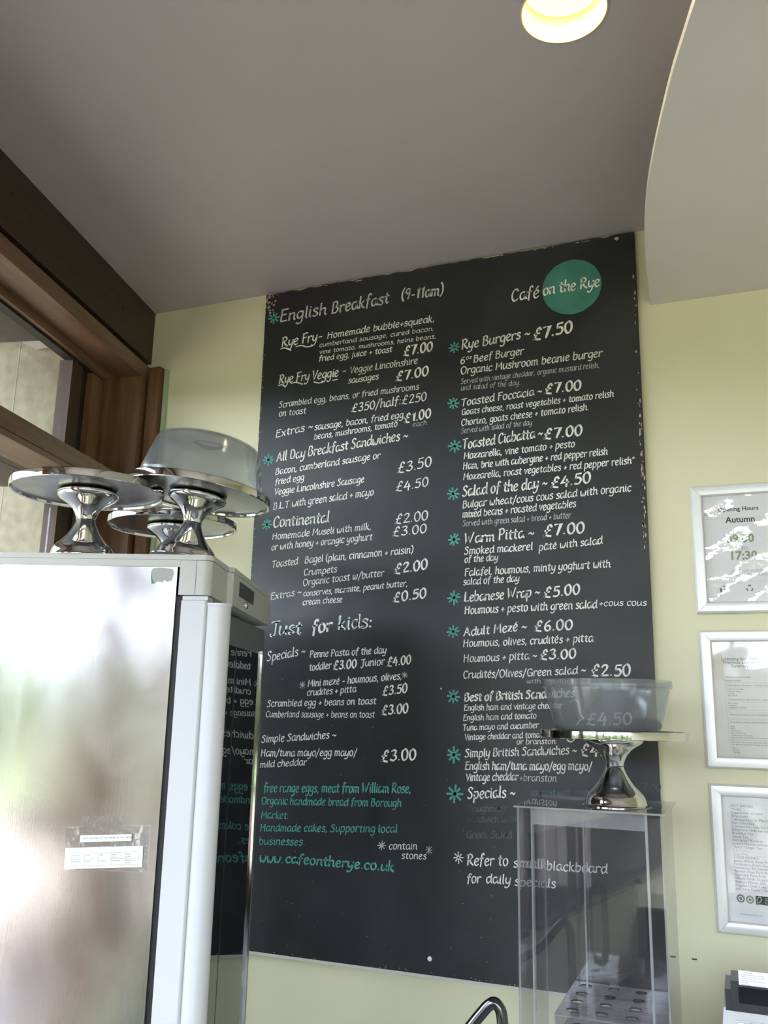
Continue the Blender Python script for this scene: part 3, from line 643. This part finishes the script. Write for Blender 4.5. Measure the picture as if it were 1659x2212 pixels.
def icons():
    bm = bmesh.new()
    def poly(P): bm.faces.new([bm.verts.new(pl(x, z)) for x, z in P])
    # person dropping litter
    x, z = .072, .056
    poly([(x+.0015*math.cos(a), z+.0185+.0015*math.sin(a)) for a in [i*.785 for i in range(8)]])
    poly([(x-.003, z+.016), (x+.004, z+.016), (x+.005, z+.007), (x+.0055, z), (x+.003, z), (x+.001, z+.006), (x-.001, z), (x-.003, z), (x-.002, z+.008)])
    poly([(x-.003, z+.016), (x-.009, z+.0158), (x-.009, z+.0148), (x-.002, z+.0146)])
    poly([(x-.012, z+.011), (x-.0045, z+.011), (x-.0055, z+.0005), (x-.0105, z+.0005)])
    # recycling arrows
    cx_, cz = .134, .0645; r = .0095
    for k in range(3):
        a = math.radians(90+120*k); P = []
        for s, rr in ((-.55, r), (.25, r), (.25, r*1.25), (.62, r*.78), (.25, r*.35), (.25, r*.62), (-.55, r*.62)):
            P.append((cx_+rr*math.cos(a-s), cz+rr*math.sin(a-s)))
        poly(P)
    return bm
link('pictogram', icons(), M_inkg, F1)
F2, pl = frame('silver frame with the Licensing Act summary, middle of the three', -.088, 1.480, 1.830, papercol=mat('cream_paper', (.80, .79, .75), .7))
ptext([('Licensing Act 2003', .095, .272, .0115, .0001, 'CENTER'), ('Premises Licence', .095, .263, .0115, .0001, 'CENTER'), ('Summary', .095, .254, .0115, .0001, 'CENTER')], 'heading', M_inkg, F2, pl)
ptext([('Premises licence number', .058, .2275, .0062), ('Premises details', .0545, .2185, .0062), ('Postal address of premises, or if none, ordnance survey map reference', .060, .2065, .0056),
       ('Café On The Rye', .061, .1965, .0058), ('Strakers Road', .061, .191, .0058), ('London', .061, .1855, .0058), ('SE15 3UA', .061, .180, .0058),
       ('Ordnance survey map reference, if applicable:', .061, .1705, .0058), ('Post town', .061, .161, .0058), ('London', .063, .1555, .0058), ('Telephone number', .061, .1500, .0058),
       ('Where the licence is time limited the dates', .062, .1325, .0062), ('Licensable activities authorised by the licence', .062, .1135, .0062),
       ('Plays', .063, .103, .0056), ('Films', .063, .0975, .0056), ('Live Music', .063, .092, .0056), ('Recorded Music', .063, .0865, .0056), ('Performance of Dance', .063, .081, .0056), ('Sale by retail of alcohol to be consumed on premises', .063, .0755, .0056),
       ('The times the licence authorises the carrying out of licensable activities', .064, .064, .0056), ('For any non standard timings see Annex 2 of the full premises licence', .064, .0585, .0056)] +
      [(d, .064, .049-.0052*i, .0054) for i, d in enumerate(['Plays', 'Monday', 'Tuesday'])], 'small_print', M_inkg, F2, pl)
rects(outline(.056, .25, .146, .215) + outline(.057, .25, .124, .141) + outline(.058, .25, .0715, .122) + outline(.059, .25, .034, .0705) + [(.056, .25, .203, .2034), (.056, .25, .166, .1664), (.056, .25, .1555, .1558)], 'rule', M_inkl, F2, pl)
rects([(.026, .052, .222, .318)], 'water_stain', mat('stained_paper', (.74, .70, .60), .7), F2, lambda x, z: Vector((x + .006*math.sin(z*60), -.0047, z)))
F3, pl = frame('silver frame with the drinks list, lowest of the three', -.085, 1.089, 1.442)
dr = ['HOT DRINKS', 'Mocha', 'Cappuccino or Latte', 'Americano', 'Café Espresso or Macchiato', 'Hot Chocolate', 'Chococcino / kids hot chocolate', 'Babychino / kids hot milk', 'Breakfast Tea', 'Decaf Tea', 'Earl Grey / Roobois', 'Luxury Natural Infusions', '"Spicy" Ginger Tea', 'Extra Shot', 'Soya Milk', 'COLD DRINKS',
      'James White: Farm Pressed', 'Frobishers: Fresh Orange', 'Fentimans: Fermented', 'Belvoir: Fruit Farm Presse', 'Innocent: Pure Fruit', 'Whole Earth: Organic', 'Buxton Water: Still', 'Regular / Diet Coke', 'Just Juice Apple / Orange']
ptext([(d, .048, .2985-.00815*i, .0088) for i, d in enumerate(dr) if i not in (13, 14)], 'drinks_list', M_inkg, F3, pl)
ptext([(dr[i], .048, .2985-.00815*i, .0088) for i in (13, 14)], 'drinks_list', M_inkl, F3, pl)
rects([(.046, .23, .3065, .3068), (.046, .23, .2965, .2968), (.046, .23, .099, .0993), (.046, .23, .184, .1843)], 'rule', M_inkl, F3, pl)
def ring(name, x, z, r, m):
    bm = bmesh.new(); a = [bm.verts.new(pl(x+r*math.cos(i*.3927), z+r*math.sin(i*.3927))) for i in range(16)]; b = [bm.verts.new(pl(x+r*.62*math.cos(i*.3927), z+r*.62*math.sin(i*.3927))) for i in range(16)]
    for i in range(16): bm.faces.new([a[i], a[(i+1) % 16], b[(i+1) % 16], b[i]])
    c = [bm.verts.new(pl(x+r*.45*math.cos(i*1.257+.6), z+r*.45*math.sin(i*1.257+.6))) for i in range(5)]; bm.faces.new(c); link(name, bm, m, F3)
ring('certification_mark', .0585, .0835, .0095, M_inkg); ring('certification_mark', .0795, .0825, .0095, M_inkgreen)
rects([(.0925, .150, .0725, .0925)], 'certification_mark', M_ink, F3, pl)
pl2 = lambda x, z: Vector((x, -.0049, z))
def swirl():
    bm = bmesh.new(); ribbon(bm, crom([(.096, .0765), (.096, .084), (.100, .090), (.105, .088), (.104, .081), (.099, .0775)], 5), .0022, pl2, False); return bm
link('certification_mark', swirl(), M_trunk, F3)
ptext([('FAIRTRADE', .0945, .0735, .0025), ('Guarantees', .113, .087, .004), ('a better deal', .113, .083, .004), ('for Third World', .113, .079, .004), ('Producers', .113, .075, .004)], 'small_print', M_paper, F3, pl2)
ptext([('All Menus Nov Price List', .055, .046, .005)], 'small_print', M_inkg, F3, pl)

# ------------------------------------------------------------------ upright fridge
FP = hit(388, 1198, (0, 0, 1.92), (0, 0, 1)); FANG = math.atan2(.327, .945)
ss = Vector((math.cos(FANG), math.sin(FANG), 0)); st_ = Vector((-ss.y, ss.x, 0))
FR = thing('upright_fridge', 'tall upright fridge with stainless side, grey header and glass door', 'fridge', (FP.x, FP.y, FL), FANG)
FZ = -FL  # local z = world z + FZ
DEP = .60
def fb(name, s0, s1, t0, t1, z0, z1, m, parent=FR, bevel=0): return link(name, B(s0, s1, t0, t1, z0+FZ, z1+FZ), m, parent, bevel=bevel)
fb('cabinet_body', -DEP, -.004, .003, .677, FL+.10, 1.888, M_dark)
fb('side_panel', -DEP, -.002, 0, .0025, FL+.12, 1.893, M_side, bevel=.0008)
for (a, b) in ((-DEP+.03, .03), (-.08, .03), (-DEP+.03, .6), (-.08, .6)): fb('foot', a, a+.04, b, b+.04, FL, FL+.10, M_dark)
arc = lambda cx_, cy_, r, a0, a1, k=8: [(cx_+r*math.cos(math.radians(a0+(a1-a0)*i/k)), cy_+r*math.sin(math.radians(a0+(a1-a0)*i/k))) for i in range(k+1)]
hp = [(.003, 0)] + arc(.052, .018, .018, -90, 0) + [(.071, .158), (.083, .168), (.083, .677), (.003, .677)]
o = link('header', prism([(x, y) for x, y in hp], 1.834+FZ, 1.908+FZ), M_fgrey, FR, smooth=True)
tp = [(-DEP, -.0008), (.050, -.0008)] + arc(.052, .019, .0198, -85, 0) + [(.0722, .157), (.0842, .167), (.0842, .60), (.080, .60), (.080, .6778), (-DEP, .6778)]
link('top_cap', prism(tp, 1.909+FZ, 1.92+FZ), M_fgrey, FR, smooth=True)
link('side_strip', B(-DEP, .0028, -.0006, .003, 1.8935+FZ, 1.9085+FZ), M_fgrey, FR)
fb('header_joint', .0380, .0388, -.0003, .0005, 1.834, 1.908, M_dark)
dp = fb('display', .0832, .0846, .236, .415, 1.863, 1.897, M_dark)
ptext([('Gram', .248, 1.883+FZ, .013)], 'display_text', M_inkl, FR, lambda x, z: Vector((.0849, x, z)))
bm = lathe([(0, .006), (.007, .006), (.0085, .0045), (.010, .0005), (.010, 0)], 24); bmesh.ops.rotate(bm, verts=bm.verts, matrix=Matrix.Rotation(math.radians(90), 3, 'Y')); bmesh.ops.translate(bm, verts=bm.verts, vec=(.083, .318, 1.850+FZ))
lk = link('lock', bm, M_chrome, FR, smooth=True); link('key_slot', B(.0885, .0895, .3172, .3188, 1.846+FZ, 1.854+FZ), M_dark, lk)
# black gap between carcass and door, and under the header
fb('door_seal', -.004, .010, .006, .674, FL+.12, 1.832, M_black)
fb('hinge_cover', .012, .066, .004, .05, 1.8235, 1.832, M_fwhite, bevel=.001)
# door
dprof = [(.011, 0)] + [(.060, 0)] + arc(.060, .006, .006, -90, 0, 4) + [(.066, .046), (.040, .047), (.066, .677), (.011, .677)]
DR = link('door', prism(dprof, FL+.13+FZ, 1.8225+FZ), M_fwhite, FR, smooth=True)
hprof = [(.0665, .004), (.0715, .002), (.090, .002)] + arc(.088, .026, .024, -80, 20, 10) + [(.104, .045), (.0665, .045)]
HD = link('handle_rail', prism(hprof, FL+.13+FZ, 1.812+FZ), M_fwhite, DR, smooth=True)
link('handle_cap', prism([(x, y) for x, y in [(.0665, .001), (.090, .0005)] + arc(.088, .026, .0262, -80, 24, 10) + [(.104, .047), (.0665, .047)]], 1.812+FZ, 1.8185+FZ), M_fwhite, DR, smooth=True)
link('door_surround', prism([(.0405, .047), (.0445, .047), (.0705, .677), (.0665, .677)], 1.752+FZ, 1.8215+FZ), mat('door_grey', (.16, .17, .18), .4), DR)
M_dglass = mat('door_glass', (.006, .007, .009), .015, spec=.75)
link('door_glass', prism([(.0405, .047), (.0440, .047), (.0687, .640), (.0652, .640)], FL+.2+FZ, 1.752+FZ), M_dglass, DR)
link('glass_edge_strip', B(.066, .0745, .636, .642, FL+.2+FZ, 1.760+FZ), M_chrome, DR)
link('door_stile', B(.066, .0715, .642, .677, FL+.13+FZ, 1.752+FZ), mat('stile_grey', (.27, .28, .29), .35), DR)
link('inner_mullion', B(.0550, .0575, .36, .368, FL+.2+FZ, 1.752+FZ), M_dark, DR)
# residue of a sticker on the side panel
def fpt(px, py): # pixel on the side plane -> local (s, z)
    p = hit(px, py, FP, st_) - Vector((FP.x, FP.y, FL)); return (p.dot(ss), p.z)
def fpoly(name, pts, m, y=-.0006, parent=FR):
    bm = bmesh.new(); a = [bm.verts.new((x, y, z)) for x, z in [fpt(*p) for p in pts]]; bm.faces.new(a)
    ex = bmesh.ops.extrude_face_region(bm, geom=list(bm.faces)); bmesh.ops.translate(bm, verts=[v for v in ex['geom'] if isinstance(v, bmesh.types.BMVert)], vec=(0, -y-.0001, 0)); return link(name, bm, m, parent)
fpoly('sticker_residue', [(331,1228),(345,1226),(374,1229),(376,1240),(371,1254),(362,1257),(356,1253),(350,1258),(341,1256),(335,1259),(329,1255),(326,1243),(327,1234)], mat('torn_sticker', (.46, .48, .46), .8))
fpoly('sticker_residue', [(326,1241),(328,1246),(332,1257),(336,1260),(327,1261)], mat('green_sticker', (.05, .33, .20), .6), -.0009)
# taped notice
TN = thing('taped_notice', 'clear plastic pocket with two white printed strips taped to the fridge side', 'notice', (FP.x, FP.y, FL), FANG)
M_pocket = clear('pocket_film', refl=.10, rough=.06, haze=.10, bump=(22, .7))
fpoly('plastic_pocket', [(142,1787),(325,1782),(318,1884),(140,1878)], M_pocket, -.0022, TN)
fpoly('plastic_pocket', [(178,1764),(268,1762),(262,1784),(180,1786)], M_pocket, -.0012, TN)
fpoly('paper_strip', [(174.5,1804.5),(285.5,1801.5),(285,1816),(173.5,1819)], M_paper, -.0026, TN)
fpoly('paper_strip', [(142.5,1831.5),(310,1826.5),(308,1872.5),(139,1877)], M_paper, -.0026, TN)
def npl(y=-.0029):
    o_ = fpt(142.5, 1831.5); e_ = fpt(310, 1826.5); dx, dz = e_[0]-o_[0], e_[1]-o_[1]; l = math.hypot(dx, dz); ex = (dx/l, dz/l)
    return lambda x, z: Vector((o_[0]+ex[0]*x-ex[1]*z, y, o_[1]+ex[1]*x+ex[0]*z)), l
P_, Lw = npl()
k = Lw/167.5  # metres per pixel on the strip
ptext([('KEEP  FLAVOURS  IN  THE  ORDER  IN  THE  FREEZER', 37*k, 16.5*k, 4.6*k)], 'small_print', M_inkg, TN, P_)
cols = [14, 42, 70, 99, 129]
ptext([(t, (cols[i]+1.5)*k, -(17.0+12.2*r)*k, 3.9*k) for r, row in enumerate([['Chocolate', 'Vanilla', 'Coffee', 'Salted', 'Mango'], ['Chocolate', 'Vanilla', 'Strawberry', 'Honeycomb', 'Raspberry']]) for i, t in enumerate(row)] +
      [('Caramel', 100.5*k, -22.5*k, 3.9*k), ('Sorbet', 130.5*k, -22.0*k, 3.9*k), ('Sorbet', 130.5*k, -34*k, 3.9*k)], 'small_print', M_inkg, TN, P_)
rects([(14*k, 158*k, -z*k, -(z-.7)*k) for z in (12.2, 24.6, 37)] + [(x*k, (x+.6)*k, -37*k, -11.5*k) for x in cols + [157.4]], 'rule', M_inkl, TN, P_)

# ------------------------------------------------------------------ cake stands
def make_stand(label):
    R = .168
    t = thing('cake_stand', label, 'cake stand', group='polished steel cake stands')
    cup = [(.0, .0875), (.0205, .0875), (.0215, .093), (.0245, .102), (.0305, .113), (.040, .123), (.051, .1305), (.060, .136), (.0655, .141), (.0675, .146), (.0670, .1495), (.0640, .1525), (.058, .1545), (.0, .1545)]
    base = [(.0, .0), (.0785, 0), (.0805, .0006), (.0805, .0014), (.074, .0022), (.0700, .0034), (.0685, .006), (.0675, .012), (.0660, .018), (.0625, .0245), (.0560, .032), (.0470, .0405), (.0385, .051), (.0310, .0625), (.0255, .073), (.0220, .081), (.0205, .0875), (.0, .0875)]
    link('base', lathe(base, 72), M_chrome, t, smooth=True)
    link('collar', lathe([(.0, .0862), (.0195, .0862), (.0215, .0870), (.0215, .0882), (.0195, .089), (0, .089)], 48), M_dark, t, smooth=True)
    head = bpy.data.objects.new('tilting_head', None)
    link('cup', lathe(cup, 72), M_chrome, t, smooth=True)
    plate = [(0, .1548), (.060, .1548), (.105, .1552), (.150, .1556), (R-.010, .1558), (R-.006, .1545), (R-.005, .1500), (R-.001, .1485), (R+.0006, .1500), (R+.0008, .160), (R+.0002, .1655), (R-.002, .1672), (R-.006, .1665), (R-.009, .1635), (.150, .1605), (0, .1600)]
    p = link('plate', lathe(plate, 128), [M_chrome, M_under], t, smooth=True)
    for f_ in p.data.polygons:
        c = f_.center
        if math.hypot(c.x, c.y) < R-.008: f_.material_index = 1
    return t
def copy_tree(o, parent=None):
    c = o.copy(); COL.objects.link(c)
    if parent: c.parent = parent
    for ch in list(o.children): copy_tree(ch, c)
    return c
FT = 1.92
s1 = make_stand('empty polished steel cake stand on the fridge top, leftmost of the three there')
s2 = copy_tree(s1); s2['label'] = 'polished steel cake stand on the fridge top, carrying the domed cover'
s3 = copy_tree(s1); s3['label'] = 'empty polished steel cake stand on the fridge top, behind the other two'
s4 = copy_tree(s1); s4['label'] = 'polished steel cake stand on top of the clear acrylic case'
s1.location = (-1.343, 1.557, FT)
s3.location = (-1.379, 1.936, FT)
# the stand under the dome leans, its plate resting on the rim of the left one's plate
sp = Vector((-1.155, 1.678, FT)); sd = Vector((s1.location.x-sp.x, s1.location.y-sp.y, 0)).normalized(); TA = math.radians(7.0)
TILT = Matrix.Translation(sp + Vector((0, 0, .0798*math.sin(TA)))) @ Matrix.Rotation(TA, 4, sd.cross(Vector((0, 0, 1))))
s2.matrix_world = TILT
s4.location = (-.2785, 2.175, 1.4036)
for i, s in enumerate((s1, s3, s4)): s.rotation_euler = (0, 0, i*1.3)

# ------------------------------------------------------------------ cake covers
def cover_bm(hh=.118, rt=.122, rb=.146):
    out = [(0, hh), (.06, hh), (rt-.014, hh-.001), (rt-.005, hh-.005), (rt, hh-.014), (rb-.003, .024), (rb-.002, .018), (rb+.003, .0165), (rb+.0035, 0)]
    inn = [(rb+.0005, 0), (rb+.0005, .0145), (rb-.0045, .0165), (rb-.0055, .024), (rt-.0025, hh-.015), (rt-.009, hh-.0065), (rt-.016, hh-.0035), (.06, hh-.0028), (0, hh-.0028)]
    return lathe(out + inn, 96)
def cover(label, flip):
    t = thing('cake_cover', label, 'cake cover')
    link('cover_shell', cover_bm(), M_cover, t, smooth=True)
    # moulded finger grip in the top
    bm = tube([(.034*math.cos(a), .022*math.sin(a), .1165) for a in [i*math.pi/12 for i in range(25)]], .0018, 8)
    link('grip', bm, M_cover, t, smooth=True)
    bm = tube([(-.032, -.004, .116), (-.016, -.002, .109), (0, 0, .107), (.016, .002, .109), (.032, .004, .116)], .004, 8); link('grip_bar', bm, M_cover, t, smooth=True)
    return t
c1 = cover('frosted plastic cake cover, dome up, over the stand on the fridge', 0)
MT = TILT @ Matrix.Translation((.002, 0, .1635))
c1.matrix_world = MT @ Matrix.Rotation(.5, 4, 'Z')
c2 = cover('frosted plastic cake cover, upside down on the stand over the acrylic case', 1)
c2.matrix_world = Matrix.Translation((s4.location.x-.0115, s4.location.y-.01, s4.location.z + .1630 + .118)) @ Matrix.Rotation(math.radians(180), 4, 'X')
# a stepped rim round the open mouth
# ------------------------------------------------------------------ acrylic display case
CX0, CX1, CY0, CY1, CZ0, CZ1 = -.480, -.168, 2.048, 2.345, .70, 1.4036
AC = thing('display_case', 'tall clear acrylic case with a flat overhanging lid, on the counter', 'display case', (CX0, CY0, CZ0))
def ap(name, x0, x1, y0, y1, z0, z1, par=AC):
    o = link(name, B(x0-CX0, x1-CX0, y0-CY0, y1-CY0, z0-CZ0, z1-CZ0), [M_acryl, M_acedge], par)
    dims = sorted([(x1-x0, 0), (y1-y0, 1), (z1-z0, 2)]); thin = dims[0][1]
    for p in o.data.polygons:
        if abs(p.normal[thin]) < .5: p.material_index = 1
    return o
T = .004
ap('lid', CX0-.006, CX1+.008, CY0-.008, CY1+.008, CZ1-T, CZ1-.0001)
ap('front_panel', CX0, CX1, CY0, CY0+T, CZ0, CZ1-T); ap('back_panel', CX0, CX1, CY1-T, CY1, CZ0, CZ1-T)
ap('side_panel', CX0, CX0+T, CY0+T, CY1-T, CZ0, CZ1-T); ap('side_panel', CX1-T, CX1, CY0+T, CY1-T, CZ0, CZ1-T)
for x in (CX0+.030, CX1-.036): ap('guide_strip', x, x+T, CY0+T, CY0+.022, CZ0, CZ1-T)
ap('divider', CX0+.104, CX0+.104+T, CY1-.05, CY1-T, CZ0, CZ1-.02)
hsx = ap('header_strip', CX0+.034, CX1-.036, CY0+.018, CY0+.022, CZ1-.040, CZ1-T)
# pierced shelf for ice-cream cones
def pierced(x0, x1, y0, y1, z, holes, r=.0135):
    bm = bmesh.new(); bb = bmesh.ops
    nx = sorted(set([x0, x1] + [v for hx, hy in holes for v in (hx-.02, hx+.02)])); ny = sorted(set([y0, y1] + [v for hx, hy in holes for v in (hy-.02, hy+.02)]))
    for i in range(len(nx)-1):
        for j in range(len(ny)-1):
            a0, a1, b0, b1 = nx[i], nx[i+1], ny[j], ny[j+1]; c = [(h) for h in holes if a0-1e-6 < h[0] < a1 and b0-1e-6 < h[1] < b1]
            if not c: box(bm, a0, a1, b0, b1, z, z+.003)
            else:
                hx, hy = c[0]; k = 24
                def rp(i_, rr=None):
                    a = 2*math.pi*i_/k; dx, dy = math.cos(a), math.sin(a)
                    if rr: return (hx+rr*dx, hy+rr*dy)
                    m_ = .02/max(abs(dx), abs(dy)); return (hx+dx*m_, hy+dy*m_)
                for zz in (z, z+.003):
                    A = [bm.verts.new((*rp(i_, r), zz)) for i_ in range(k)]; O = [bm.verts.new((*rp(i_), zz)) for i_ in range(k)]
                    for i_ in range(k): bm.faces.new([A[i_], A[(i_+1) % k], O[(i_+1) % k], O[i_]])
                for i_ in range(k):
                    p, q = rp(i_, r), rp(i_+1, r); f_ = bm.faces.new([bm.verts.new((*p, z)), bm.verts.new((*q, z)), bm.verts.new((*q, z+.003)), bm.verts.new((*p, z+.003))]); f_.material_index = 1
    for v in bm.verts: v.co -= Vector((CX0, CY0, CZ0))
    return bm
M_scr = clear('scratched_acrylic', tint=(.96, .96, .98), refl=.045, rough=.03, haze=.045, hazecol=(.7, .72, .78))
for o_ in AC.children:
    if o_.name.startswith('side_panel'): o_.data.materials[0] = M_scr
M_shelf = clear('shelf_acrylic', tint=(.95, .95, .97), refl=.12, rough=.05, haze=.30, hazecol=(.80, .80, .86))
hs = [(-.378+.063*i, 2.112+.064*j) for i in range(3) for j in range(4)]
hsx.data.materials[0] = M_shelf
link('cone_shelf', pierced(-.408, CX1-.010, 2.068, 2.335, .978, hs), [M_shelf, M_dark], AC)
link('cone_shelf', pierced(-.408, CX1-.010, 2.068, 2.335, .930, hs), [M_shelf, M_dark], AC)
ap('shelf_riser', -.410, -.407, 2.068, 2.335, CZ0, .981)
ap('base_plate', CX0+T, CX1-T, CY0+T, CY1-T, CZ0, CZ0+T)

# ------------------------------------------------------------------ counter, rail and till
CT = thing('counter', 'long counter with a pale worktop below the menu board', 'counter', (-.75, 1.45, FL))
link('worktop', B(0, 3.2, 0, 1.04, .81-FL-.0-.15+.0, .85), M_steel, CT) if False else link('worktop', B(0, 3.2, 0, 1.04, .70-FL-.03, .70-FL), mat('worktop_bounce_white', (.72, .72, .74), .35), CT)  # unseen worktop made matt white to bounce light onto the lower wall
link('carcass', B(.03, 3.17, .05, 1.03, .0, .70-FL-.03), M_fgrey, CT)
RL = thing('bent_rail', 'dark polished metal tube bent over like a handle in front of the board', 'rail', (-.507, 1.7, .70))
pth = crom([(-.13, 0, 0), (-.125, 0, .08), (-.075, 0, .265), (.0, 0, .330), (.035, 0, .370), (.052, 0, .389), (.064, 0, .395), (.0735, 0, .3865), (.0775, 0, .3695), (.079, 0, .333), (.082, 0, .2), (.085, 0, 0)], 6)
link('tube', tube(pth, .0103, 20), mat('dark_metal', (.10, .10, .11), .18, 1.0), RL, smooth='full')
for x in (-.13, .085): link('flange', lathe([(0, 0), (.02, 0), (.02, .004), (.0, .004)], 24), M_steel, RL).location = (x, 0, 0)

TL = thing('cash_register', 'grey cash register with a dark display hood, on the counter', 'cash register', (-.072, 2.1, .70))
TZ = .70
M_till = mat('till_grey', (.55, .55, .57), .4)
bm = bmesh.new()
side = [(0, 0), (.0, .33), (.06, .34), (.22, .34), (.24, 0)]
a = [bm.verts.new((.010, y, z)) for y, z in side]; b = [bm.verts.new((.40, y, z)) for y, z in side]; c = [bm.verts.new((-.035 if z < .1 else .004, y, z)) for y, z in side]
bm.faces.new(b); n_ = len(side)
for i in range(n_): bm.faces.new([a[i], a[(i+1) % n_], b[(i+1) % n_], b[i]]); bm.faces.new([c[i], c[(i+1) % n_], a[(i+1) % n_], a[i]])
bm.faces.new(c[::-1]); link('body', bm, M_till, TL)
bm = B(.008, .41, -.006, .10, .326, .366); link('display_hood', bm, M_dark, TL, bevel=.003)
bm = B(.020, .40, -.012, .07, .330, .384); link('display_hood', bm, M_dark, TL, bevel=.007)
link('display_window', B(.034, .38, -.0135, -.012, .344, .374), mat('display_glass', (.01, .011, .015), .1), TL)
lb = link('label_sheet', B(.036, .20, -.016, -.0145, .379, .406), M_paper, TL)
ptext([('The Business', .045, .4015, .0035)] + [(t, .040, .3975-.0036*i, .0034) for i, t in enumerate(['Breakfast yoghurt & homemade', 'conserve or sandwiches as above', 'on toast 3.50 extra', 'toast with homemade marmalade', 'extra egg', 'large orange or apple juice small'])], 'small_print', M_inkg, TL, lambda x, z: Vector((x, -.0162, z)))
ptext([('ECR 7100', .030, .3115, .0055)], 'model_lettering', M_inkl, TL, lambda x, z: Vector((x, -.0003, z)))
def key(x, w, m, z=.288):
    link('key', B(x, x+w, -.008, 0, z, z+.018), m, TL, bevel=.002)
key(.030, .020, M_paper); key(.0525, .024, mat('red_key', (.62, .12, .10), .4)); key(.080, .022, M_paper); key(.105, .022, M_paper)
for i in range(5): key(.030+.026*i, .021, M_paper, .262)
link('key_gap', B(.026, .2, -.002, 0, .255, .309), M_till, TL)
print('objects', len(bpy.data.objects))
